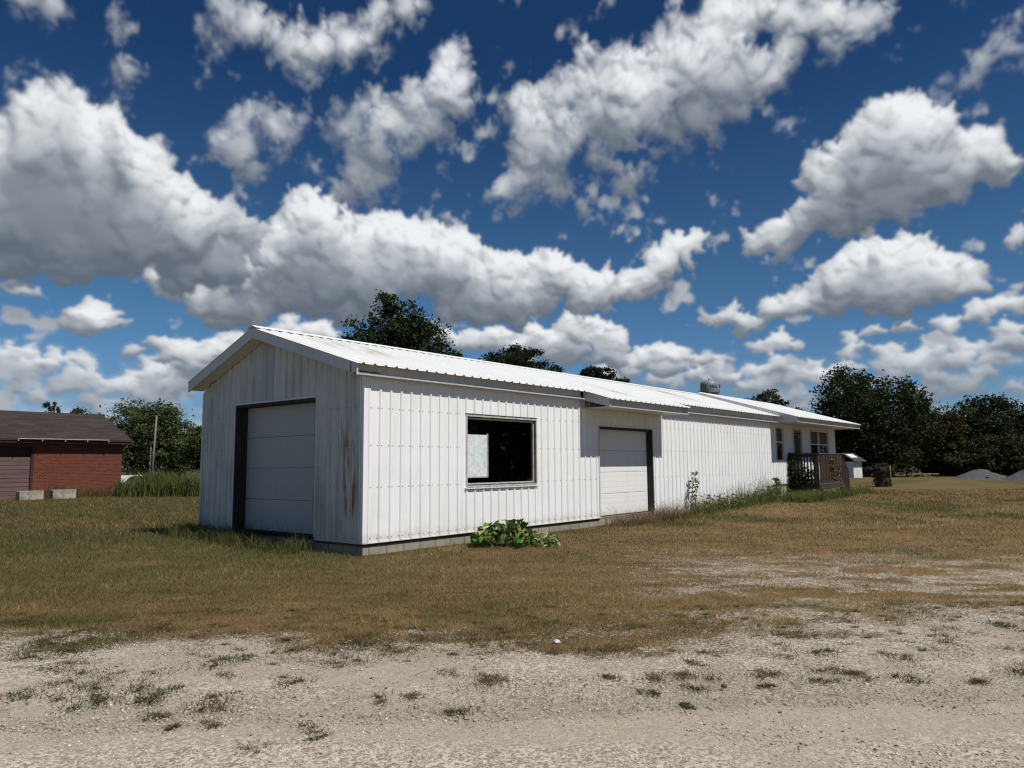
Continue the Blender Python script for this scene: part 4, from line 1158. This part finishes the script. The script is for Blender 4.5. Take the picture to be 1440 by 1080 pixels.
def lawn():
    N0 = 330000
    u = RNG.uniform(0, 1, N0)
    # density falls with the square of distance beyond 9 m
    D = np.where(u < .26, 6.2+u/.26*3.8, 10*np.exp((u-.26)/.74*math.log(4.2)))
    S = RNG.uniform(-1, 1, N0)*(.74*D+.8)
    x, y = XY(D, S)
    ga = gravel_amount(x, y)
    tuft = fbm(x*4.5, y*4.5, 81)*.6+fbm(x*1.6, y*1.6, 82)*.4
    keep = RNG.uniform(0, 1, N0) < sstep(tuft, .14+.52*ga, .26+.52*ga)*(.55+.9*fbm(x*1.7, y*1.7, 83))
    keep &= RNG.uniform(0, 1, N0) < 1.15-.85*sstep(S, 0, 5)*(1-sstep(D, 10, 16))*sstep(fbm(x*2.1, y*2.1, 85), .3, .55)
    keep &= ~((x > -.03) & (y > -.03) & (y < 7) & (x < 29))
    keep &= ~((y > 33.5) & (x < 11))
    x, y, D = x[keep], y[keep], D[keep]
    g = green_amount(x, y); n = len(x)
    gp = RNG.uniform(0, 1, n) < g*.8
    t = RNG.uniform(0, 1, n)**2.0
    patch = sstep(fbm(x*.45, y*.45, 91)*.6+fbm(x*1.9, y*1.9, 93)*.4, .36, .64)
    c = mixc(np.clip(t*.75*(.35+.9*patch)+.18*(patch-.4)+.30*ga[keep]+.34*sstep(DS(x, y)[1], -1.5, 5)*patch, 0, 1), BROWN, STRAW)
    Dk, Sk = DS(x, y)
    pat2 = sstep(fbm(Sk*.8+5, Dk*2.2, 97), .34, .64)
    c = c*(.50+.42*patch+.48*pat2)[:, None]
    cg = mixc(RNG.uniform(0, 1, n), GREEN, DGREEN)
    c = np.where(gp[:, None], cg, c)
    h = RNG.uniform(.015, .045, n)*(1+.6*g)*np.clip(D/11, 1, 1.6)*(.75+.5*patch)
    w = .0055*np.clip(D/8, .8, 4)
    return blades(x, y, h, w, jit(c, .3), .9)
v, f, c = lawn()
tag(mesh_np('dry_grass', v, f, M['blade'], col=c), kind='stuff', label='short dry brown lawn grass around the building', cat='grass')

def clumps():
    parts = []
    for i, (cx, cy, r) in enumerate(CLUMPS):
        if cx > -4.1 and cy < -6: r *= .72
        n = int(160+4200*r*r)
        for sub in range(4):
            ox, oy = RNG.normal(0, r*.33, 2)
            k = n//4
            rr = np.abs(RNG.normal(0, .5, k))*r*.55
            a = RNG.uniform(0, 6.283, k)
            x = cx+ox+rr*np.cos(a)*1.2; y = cy+oy+rr*np.sin(a)*1.2
            dark = (fbm(np.array([cx*3.0]), np.array([cy*3.0]), 7)[0] > (.46 if cy > -6 else .55)) or cx < -5.3
            base = mixc(RNG.uniform(0, 1, k), (.050, .055, .018), (.085, .080, .030)) if dark else mixc(RNG.uniform(0, 1, k), (.105, .075, .032), (.19, .14, .07))
            parts.append(blades(x, y, RNG.uniform(.008, .030, k)*(1 if dark else 1.2), RNG.uniform(.005, .011, k), jit(base, .3), 1.6))
    # many small dry tufts where the lawn breaks up into the gravel
    for i in range(420):
        D = 6.0+2.6*RNG.beta(1.6, 1.0); S = RNG.uniform(-1, 1)*(.74*D+.3)
        cx, cy = XY(D, S); k = int(RNG.uniform(25, 110)); r = RNG.uniform(.03, .13)
        a = RNG.uniform(0, 6.283, k); rr = np.abs(RNG.normal(0, .6, k))*r
        x = cx+rr*(np.cos(a)*RGT[0]*1.5+np.sin(a)*FWD[0]); y = cy+rr*(np.cos(a)*RGT[1]*1.5+np.sin(a)*FWD[1])
        q = RNG.uniform(0, 1)
        ca, cb = ((.075, .072, .026), (.12, .11, .045)) if q < .3 else ((.11, .072, .030), (.24, .17, .085))
        parts.append(blades(x, y, RNG.uniform(.012, .036, k), RNG.uniform(.004, .008, k), jit(mixc(RNG.uniform(0, 1, k), ca, cb), .3), 1.3))
    # thin scatter of single dry blades over the road edge
    k = 9000
    D = 4.2+RNG.beta(2.2, 1.4, k)*3.6; S = RNG.uniform(-1, 1, k)*(.74*D+.5)
    x, y = XY(D, S)
    kk = fbm(x*2.6, y*2.6, 31) > .56
    x, y = x[kk], y[kk]
    parts.append(blades(x, y, RNG.uniform(.01, .03, len(x)), RNG.uniform(.003, .007, len(x)), jit(mixc(RNG.uniform(0, 1, len(x)), (.10, .075, .035), (.21, .16, .085)), .3), 1.8))
    return join(parts)
v, f, c = clumps()
tag(mesh_np('gravel_weeds', v, f, M['blade'], col=c), kind='stuff', label='low weeds and dry tufts growing through the gravel', cat='weeds')

def stones():
    n = 240000
    D = 3.3+RNG.beta(1.0, 1.7, n)*6.0; S = RNG.uniform(-1, 1, n)*(.74*D+.4)
    x, y = XY(D, S)
    ga = gravel_amount(x, y)
    pt = fbm(x*1.1, y*1.1, 51)
    keep = RNG.uniform(0, 1, n) < np.clip(ga*1.1-.1, 0, 1)*np.clip(.45+(pt-.42)*4.0, .15, 1)
    x, y = x[keep], y[keep]; n = len(x)
    r = .0024+.0020*RNG.exponential(1, n); r = np.minimum(r, .015)
    base = np.array([[1, 0, 0], [0, 1, 0], [-1, 0, 0], [0, -1, 0], [0, 0, .62], [0, 0, -.5]], float)
    b = base[None]*r[:, None, None]*RNG.uniform(.65, 1.25, (n, 6, 1))
    a = RNG.uniform(0, 6.28, n); ca, sa = np.cos(a)[:, None], np.sin(a)[:, None]
    tilt = RNG.uniform(-.5, .5, n)[:, None]
    X = b[:, :, 0]*ca-b[:, :, 1]*sa; Y = b[:, :, 0]*sa+b[:, :, 1]*ca; Z = b[:, :, 2]+X*tilt*.6
    V = np.stack([X+x[:, None], Y+y[:, None], Z+(ground_z(x, y)+r*.25+.004)[:, None]-.004], -1).reshape(-1, 3)
    T = np.array([[0, 1, 4], [1, 2, 4], [2, 3, 4], [3, 0, 4], [1, 0, 5], [2, 1, 5], [3, 2, 5], [0, 3, 5]])
    Fs = (np.arange(n)[:, None, None]*6+T[None]).reshape(-1, 3)
    t = RNG.uniform(0, 1, n)
    c = mixc(t**.9, (.265, .222, .168), (.58, .515, .42))
    c[RNG.uniform(0, 1, n) < .06] = (.10, .085, .07)
    c[RNG.uniform(0, 1, n) < .04] = (.66, .64, .60)
    return V, Fs, np.repeat(jit(c, .1), 6, 0)
v, f, c = stones()
tag(mesh_np('gravel_stones', v, f, M['stone'], col=c), kind='stuff', label='loose crushed limestone chips on the gravel road', cat='gravel')

def rock(x, y, r, lab, seed, mat):
    bm = bmesh.new(); bmesh.ops.create_icosphere(bm, subdivisions=2, radius=r)
    q = random.Random(seed)
    for vtx in bm.verts:
        vtx.co *= 1+q.uniform(-.16, .16); vtx.co.z *= .65
    me = bpy.data.meshes.new('rock'); bm.to_mesh(me); bm.free(); me.materials.append(mat)
    o = bpy.data.objects.new('rock', me); COL.objects.link(o); o.location = (x, y, float(ground_z(x, y))+r*.4)
    tag(o, lab, 'rock')
rock(-3.09, -6.37, .033, 'small white rock at the grass edge below the big window', 2, M['rock'])
M['drock'] = plain('dark_rock', (.07, .06, .05), .9, .2, 20)
rock(-3.44, -8.07, .024, 'small dark rock lying on the gravel road', 4, M['drock'])

# tall weeds and grasses
def strip(n, x0, x1, y0, y1, h0, h1, w, ca, cb, lean, bias=1.0):
    x = RNG.uniform(x0, x1, n); y = y1+(y0-y1)*RNG.uniform(0, 1, n)**bias
    cl = fbm(x*1.3, y*1.3, int(x0*7)+50)
    k = RNG.uniform(0, 1, n) < np.clip(.25+(cl-.35)*3, .1, 1)
    x, y, cl = x[k], y[k], cl[k]; n = len(x)
    h = RNG.uniform(h0, h1, n)*(.55+cl)
    return blades(x, y, h, w*RNG.uniform(.6, 1.4, n), jit(mixc(RNG.uniform(0, 1, n), ca, cb), .3), lean, True)
DRY1, DRY2 = (.115, .070, .038), (.27, .19, .11)
v, f, c = join([strip(1500, 7.7, 11.2, -.75, -.08, .12, .40, .010, DRY1, DRY2, 1.5), strip(500, 9.8, 13.5, -.65, -.08, .2, .75, .008, DRY1, DRY2, .8), strip(60, 7.62, 8.2, -.3, -.05, .5, .8, .008, DRY2, DRY2, .5)])
tag(mesh_np('dry_weeds', v, f, M['blade'], col=c), kind='stuff', label='heap of dry brown weeds before the side garage door', cat='weeds')
G1, G2 = (.060, .090, .020), (.125, .150, .042)
v, f, c = join([strip(2600, 11.8, 19.6, -.95, -.05, .12, .50, .010, G1, G2, .7), strip(700, 14.5, 19.8, -.5, -.05, .3, .95, .008, G1, (.17, .17, .075), .6),
                strip(5200, 17.5, 22.6, -2.1, -.9, .12, .36, .012, (.075, .105, .020), (.155, .165, .040), .9), strip(2000, 22.0, 26.6, -2.2, -1.15, .08, .26, .012, G1, (.14, .15, .036), .9),
                strip(500, 25.8, 27.4, -1.8, -.6, .2, .6, .014, (.05, .08, .015), (.15, .16, .03), .8)])
tag(mesh_np('tall_grass', v, f, M['blade'], col=c), kind='stuff', label='green uncut grass along the far side wall and porch', cat='grass')
v, f, c = join([strip(4200, -.75, -.05, 1.2, 5.9, .10, .34, .009, (.055, .070, .018), (.13, .13, .04), .8), strip(420, -.30, -.05, 1.3, 5.5, .25, .75, .005, (.035, .045, .015), (.07, .075, .03), .5)])
tag(mesh_np('gable_weeds', v, f, M['blade'], col=c), kind='stuff', label='thin dark weeds standing along the gable end wall', cat='weeds')
D = 42+RNG.uniform(-1.6, 1.6, 7000); S = RNG.uniform(-21.3, -16.2, 7000); x, y = XY(D, S)
hh = RNG.uniform(.75, 1.5, 7000)*(.6+.7*fbm(x*.6, y*.6, 33))
p1 = blades(x, y, hh, .035*RNG.uniform(.6, 1.4, 7000), jit(mixc(RNG.uniform(0, 1, 7000)*.8+.2*(S > -18), (.065, .098, .024), (.16, .155, .050)), .35), .35, True)
v, f, c = p1
tag(mesh_np('field_weeds', v, f, M['blade'], col=c), kind='stuff', label='band of tall green field weeds right of brick building', cat='weeds')
n = 1600; x = RNG.uniform(6.3, 10.9, n); y = RNG.uniform(33.2, 33.9, n)
v, f, c = blades(x, y, RNG.uniform(.2, .9, n)*(.4+fbm(x*1.1, y, 9)), .016*RNG.uniform(.6, 1.4, n), jit(mixc(RNG.uniform(0, 1, n), (.10, .062, .03), (.19, .125, .06)), .3), .5, True)
tag(mesh_np('wall_weeds', v, f, M['blade'], col=c), kind='stuff', label='dry brown weeds along the foot of brick wall', cat='weeds')

# leaves: diamond quads with a fold
def leaves(P, size, tint, upb=.5, asp=.62):
    n = len(P)
    nv = RNG.normal(0, 1, (n, 3)); nv[:, 2] += upb*1.5
    nv /= np.linalg.norm(nv, axis=1, keepdims=True)
    r = RNG.normal(0, 1, (n, 3)); u = np.cross(nv, r); u /= np.linalg.norm(u, axis=1, keepdims=True)
    w = np.cross(nv, u)
    s = size*RNG.uniform(.6, 1.4, (n, 1))
    fold = nv*s*.14
    v = np.stack([P-u*s*.5, P-w*s*.5*asp+fold, P+u*s*.5, P+w*s*.5*asp+fold], 1).reshape(-1, 3)
    f = np.arange(4*n).reshape(n, 4)
    return v, f, np.repeat(tint, 4, 0)

def big_leaf_plant():
    t = thing('leafy_plant', 'broad leaved green plant growing against the foundation below the window', 'plant', (2.92, -1.12, 0))
    shape = np.array([(0, -.05), (.28, -.12), (.5, .1), (.44, .42), (.27, .62), (0, 1.0), (-.27, .62), (-.44, .42), (-.5, .1), (-.28, -.12)])
    vs = []; fs = []; cs = []; gs = plain('green_stem', (.07, .10, .03))
    q = np.random.default_rng(21)
    for i in range(250):
        s_ = q.uniform(-.88, .78); d_ = q.normal(0, .22)
        hmax = (.50 if s_ < .15 else .28)*math.sqrt(max(0, 1-(s_/.98)**2))*(1-.5*abs(d_))
        hz = hmax*q.uniform(.25, 1.12)
        px, py = s_*RGT[0]+d_*FWD[0], s_*RGT[1]+d_*FWD[1]
        L = q.uniform(.10, .19) if s_ < .25 else q.uniform(.07, .12)
        yaw = q.uniform(0, 6.28); pit = q.uniform(-.95, .1)
        Rm = Matrix.Rotation(yaw, 3, 'Z') @ Matrix.Rotation(pit, 3, 'X') @ Matrix.Rotation(q.uniform(-.4, .4), 3, 'Y')
        b = sum(len(k) for k in vs)
        pts = []
        for a, bb in shape:
            zc = -.35*bb*bb*L+.25*abs(a)*L
            p = Rm @ Vector((a*L, bb*L, zc)); pts.append((px+p.x, py+p.y, hz+p.z))
        p = Rm @ Vector((0, .35*L, -.03*L)); pts.append((px+p.x, py+p.y, hz+p.z))
        k = len(shape)
        vs.append(np.array(pts)); fs += [(b+j, b+(j+1) % k, b+k) for j in range(k)]
        pale = (s_ > .3 and q.uniform() < .6) or q.uniform() < .12
        c0 = np.array((.26, .32, .13) if pale else (.085, .165, .030))*q.uniform(.7, 1.35)
        if q.uniform() < .07: c0 = np.array((.24, .185, .06))*q.uniform(.6, 1.1)
        cs.append(np.repeat(c0[None], k+1, 0))
        if i % 5 == 0:
            mb = MB(); mb.tube([(px*.75, py*.75, -.02), (px*.95, py*.95, hz*.6), (px, py, hz)], .006, 5); mb.build('stem', gs, t)
    mesh_np('foliage', np.concatenate(vs), np.array(fs), M['leaf'], t, np.concatenate(cs))
big_leaf_plant()

def small_plant(name, lab, x, y, h, lean, n, leaf, seed, c0=(.10, .14, .045), spread=.12):
    t = thing(name, lab, 'plant', (x, y, float(ground_z(x, y))))
    q = np.random.default_rng(seed)
    mb = MB(); mb.tube([(0, 0, -.03), (lean*.4, 0, h*.5), (lean, 0, h)], [.011, .008, .004], 6); mb.build('stem', M['bark'], t)
    k = q.uniform(.25, 1.02, n); a = q.uniform(0, 6.28, n); r = q.uniform(.03, spread, n)*(1.25-k*.7)
    P = np.stack([lean*k+r*np.cos(a), r*np.sin(a), h*k+q.normal(0, .02, n)], 1)
    v, f, c = leaves(P, leaf, np.array(c0)[None]*q.uniform(.6, 1.5, (n, 1)), .3, .7)
    mesh_np('foliage', v, f, M['leaf'], t, c)
small_plant('sapling', 'lone leafy sapling standing against the sunlit white side wall', 12.2, -.22, 1.22, .42, 110, .085, 4, c0=(.12, .15, .055), spread=.20)
small_plant('young_weed', 'small leafy weed at the far end of the white side wall', 19.0, -.35, .75, .05, 40, .15, 9, spread=.22)

_a = RNG.uniform(0, 6.283, 420); _z = RNG.uniform(.05, 1.35, 420); _r = .36+.10*np.abs(RNG.normal(0, 1, 420))
_v, _f, _c = leaves(np.stack([_r*np.cos(_a), _r*np.sin(_a), _z], 1), .13, jit(mixc(RNG.uniform(0, 1, 420), (.022, .026, .012), (.06, .055, .028)), .3), .2, .7)
mesh_np('vine_leaves', _v, _f, M['leaf'], STUMP, _c)
# leafy weeds mixed into the uncut grass along the wall
_n = 70; _x = RNG.uniform(12.4, 19.8, _n); _y = RNG.uniform(-.75, -.1, _n); _hh = RNG.uniform(.12, .55, _n)*(.5+fbm(_x*1.1, _y, 77))
_k = 26; _P = np.stack([np.repeat(_x, _k)+RNG.normal(0, .11, _n*_k), np.repeat(_y, _k)+RNG.normal(0, .07, _n*_k), np.repeat(ground_z(_x, _y), _k)+np.repeat(_hh, _k)*RNG.uniform(.1, 1, _n*_k)], 1)
_v, _f, _c = leaves(_P, .075, jit(np.repeat(mixc(RNG.uniform(0, 1, _n), (.065, .10, .022), (.15, .175, .055)), _k, 0), .3), .4, .6)
tag(mesh_np('leafy_weeds', _v, _f, M['leaf'], col=_c), kind='stuff', label='small leafy green weeds among the grass along far side wall', cat='weeds')
def vine():
    q = np.random.default_rng(8)
    n = 520
    u = q.uniform(0, 1, n)
    P = np.stack([PX0-.06+q.normal(0, .07, n), HY-.05-u*1.05, .72+q.beta(1.3, 1.9, n)*1.0*(1.1-u*.55)], 1)
    n2 = 420; k = q.uniform(0, 1, n2)
    P2 = np.stack([PX0-.03+q.normal(0, .09, n2), HY-.02-q.uniform(0, .25, n2), .5+k*1.45], 1)
    n3 = 160
    P3 = np.stack([PX0+1.9+q.normal(0, .35, n3), PY-.06+q.normal(0, .03, n3), FZ+.1+q.uniform(0, .85, n3)], 1)
    P = np.concatenate([P, P2, P3]); tint = np.array((.028, .042, .014))[None]*q.uniform(.5, 1.5, (len(P), 1))
    tint[-n3:] = np.array((.13, .095, .04))*q.uniform(.5, 1.5, (n3, 1))
    t = thing('climbing_vine', 'dark green vine climbing the side railing of wooden porch', 'vine', (PX0, HY, .3))
    P = P-np.array([PX0, HY, .3])
    v, f, c = leaves(P, .10, tint, .2, .75)
    mesh_np('foliage', v, f, M['leaf'], t, c)
    for i in range(6):
        mb = MB(); y = -.1-i*.16; mb.tube([(-.05, y, -.25), (-.06+.02*(i % 2), y-.05, .5), (-.04, y+.04, 1.2)], [.012, .009, .005], 5)
        mb.build('stem', M['bark'], t)
vine()

# ================================================================== trees
def tree(lab, x, y, h, hw, cb, nclump, per, leaf, tint, seed, name='tree', group=None, squash=1.0, lobes=11, z0=0.0, tight=.17, trunk=.0, spike=0, shape=None):
    q = np.random.default_rng(seed)
    t = thing(name, lab, 'tree' if name != 'bush' else 'bush', (x, y, z0), YAW-math.pi/2, group)
    cz = (cb+h)/2; rz = (h-cb)/2
    L = list(shape or [])
    for i in range(0 if shape else lobes):
        a = i*2.4+q.uniform(-.4, .4); e = -0.75+1.6*(i+.5)/lobes
        rr = math.sqrt(max(.05, 1-e*e*.9))*q.uniform(.45, .72)
        rad = q.uniform(.30, .46)
        L.append((rr*math.cos(a), rr*math.sin(a), e*.68, rad))
    if not shape: L.append((q.uniform(-.15, .15), q.uniform(-.15, .15), .66, .34)); L.append((0, 0, 0, .5)); L.append((0, 0, -.35, .45))
    P = []; T = []
    wts = np.array([l[3]**2 for l in L]); wts /= wts.sum()
    for i in range(nclump):
        l = L[q.choice(len(L), p=wts)]
        d = q.normal(0, 1, 3); d[2] += .25; d /= np.linalg.norm(d)
        c = np.array(l[:3])+d*l[3]*q.uniform(.55, 1.08)
        k = int(per*q.uniform(.6, 1.4))
        pts = c[None]+q.normal(0, 1, (k, 3))*tight*l[3]*np.array([1.25, 1.25, .8])
        P.append(pts); T.append(np.repeat(np.array(tint)[None]*q.uniform(.62, 1.45)*q.uniform(.9, 1.12, (1, 3)), k, 0))
    if spike:
        k = 260; pts = np.stack([spike+q.normal(0, .05, k), q.normal(0, .05, k)+.1, q.uniform(.72, 1.05, k)], 1); P.append(pts); T.append(np.repeat(np.array(tint)[None], k, 0))
    P = np.concatenate(P)
    P[:, 0] *= hw; P[:, 1] *= hw; P[:, 2] = cz+P[:, 2]*rz
    k = P[:, 2] > .05
    P = P[k]; T = np.concatenate(T)[k]
    v, f, c = leaves(P, leaf, jit(T, .25), .45)
    mesh_np('crown', v, f, M['leaf'], t, c)
    mb = MB(); r0 = trunk or h*.022
    mb.tube([(0, 0, -.3), (.02*h*.2, 0, cb*.6), (0, .02*h*.2, cz), (0, 0, h*.86)], [r0*1.25, r0, r0*.6, r0*.12], 9)
    for l in L[:9]:
        e = Vector((l[0]*hw, l[1]*hw, cz+l[2]*rz)); s0 = Vector((0, 0, cb*.7+(cz-cb*.7)*q.uniform(0, .9)))
        if e.z < s0.z: s0.z = max(.4, e.z-.5)
        mb.tube([s0, s0.lerp(e, .5)+Vector((0, 0, .06*h)), e], [r0*.45, r0*.28, r0*.08], 6)
    mb.build('trunk', M['bark'], t, smooth=True)
    return t

DK = (.016, .023, .009)
tree('tall dark spreading tree directly behind the white roof, nearest the gable', 15.25, 15.74, 10.1, 3.0, 3.6, 260, 75, .15, (.024, .036, .012), 31, group='trees behind the white roof', tight=.22,
     shape=[(-.22, 0, .74, .20), (-.22, .1, .48, .30), (-.68, 0, .22, .24), (-.80, .1, .0, .20), (-.42, 0, .02, .38), (.08, -.1, .34, .30), (.36, 0, .10, .34), (.66, .1, .06, .22), (.84, 0, -.16, .17), (0, 0, -.3, .5), (.5, -.2, -.4, .4), (-.6, .1, -.4, .4), (.1, .4, .1, .4)])
tree('dark round tree behind the white roof, middle one of three', 26.36, 17.93, 8.95, 3.4, 4.0, 330, 75, .17, (.022, .031, .012), 32, group='trees behind the white roof', lobes=12)
tree('small dark tree top just over the white roof', 33.94, 16.53, 8.1, 2.1, 4.2, 230, 65, .17, (.022, .031, .012), 33, group='trees behind the white roof', lobes=8)
tree('green tree top over the roof ridge right of water tower', 60.73, 15.3, 8.2, 3.1, 2.6, 140, 60, .24, (.036, .048, .015), 34, lobes=9)
GR = 'trees along the right edge of the lawn'
tree('biggest dark tree right of the house end, twig sticking up', 72.26, 9.05, 10.9, 6.3, -1.6, 420, 75, .29, (.027, .037, .014), 41, group=GR, lobes=15, tight=.17, spike=-.42)
tree('yellowish green tree between the two darkest right trees', 81.7, 5.37, 7.1, 3.6, -1.2, 240, 65, .27, (.050, .050, .013), 42, group=GR, lobes=11)
tree('broad dark green tree behind the gravel heaps', 98.92, 3.21, 9.95, 6.6, -1.5, 320, 75, .33, (.031, .044, .014), 43, group=GR, lobes=14)
tree('dark tree cut by the right picture edge', 94.92, -2.0, 7.9, 5.0, -1.2, 270, 70, .30, (.024, .033, .012), 44, group=GR, lobes=12)
tree('low bushy lighter green tree in front of the broad dark tree', 83.05, .54, 4.3, 4.4, -.8, 240, 60, .26, (.032, .044, .016), 45, group=GR, lobes=12)
tree('dark tree top peeping between big dark and yellowish trees', 100.06, 9.74, 9.2, 3.0, 1.5, 130, 60, .30, DK, 46, group=GR, lobes=8)
tree('dark tree standing behind the white shed', 80.0, 14.5, 8.0, 5.0, -1.2, 260, 70, .30, DK, 47, group=GR, lobes=12)
tree('low dark undergrowth tree right of the pipe rail', 101.5, 6.3, 5.0, 5.0, -1.0, 260, 60, .32, (.012, .017, .007), 48, group=GR, lobes=12)
tree('pale leaved bush beside the dead stump', 66.0, 7.0, 1.5, 1.5, .0, 60, 50, .16, (.040, .048, .020), 49, name='bush', lobes=7)
GL = 'trees at the left behind the brick building'
tree('large round green tree right of the brick building', 24.3, 60.2, 7.7, 5.6, .2, 360, 75, .24, (.064, .082, .030), 51, group=GL, lobes=15, tight=.19)
tree('green tree beside the left wall corner of white building', 22.6, 46.6, 4.75, 2.1, .5, 130, 70, .19, (.060, .080, .028), 52, group=GL, lobes=9)
tree('slim pale tree top over the brown shingle roof', 33.94, 111.6, 11.5, 1.7, 4.0, 70, 60, .30, (.060, .066, .034), 53, group=GL, lobes=7)
tree('tree top showing at right end of brown shingle roof', 30.7, 91.8, 9.5, 3.4, 2.0, 150, 60, .27, (.040, .054, .018), 54, group=GL, lobes=8)
tree('distant dark tree filling behind the utility poles', 42.0, 84.0, 6.8, 5.5, -1, 260, 60, .32, (.030, .042, .016), 55, group=GL, lobes=12)

def far_wood(name, lab, D0, D1, S0, S1, h, n, leaf, tint, seed):
    q = np.random.default_rng(seed)
    k = n//60
    S = q.uniform(S0, S1, k); D = q.uniform(D0, D1, k)
    x, y = XY(D, S)
    hh = h*(.45+1.1*fbm(x*.12, y*.12, seed))
    C = np.stack([x, y, hh*q.uniform(.05, 1, k)], 1)
    P = np.repeat(C, 60, 0)+q.normal(0, 1, (k*60, 3))*np.array([.8, .8, .55])
    P[:, 2] = np.abs(P[:, 2])
    T = np.repeat(np.array(tint)[None]*q.uniform(.6, 1.4, (k, 1)), 60, 0)
    v, f, c = leaves(P, leaf, jit(T, .25), .45)
    tag(mesh_np(name, v, f, M['leaf'], col=c), kind='stuff', label=lab, cat='woods')
far_wood('far_wood', 'dark far wood closing the view behind the right trees', 108, 118, 22, 95, 6.5, 24000, .42, (.012, .017, .007), 3)
far_wood('far_wood', 'dim green far wood low behind the left trees', 112, 124, -95, -30, 5.0, 20000, .42, (.026, .036, .014), 4)
far_wood('roadside_wood', 'leafy wood across the road, mirrored in the big side window', 4, 60, 46, 58, 11.0, 60000, .45, (.022, .030, .012), 6)
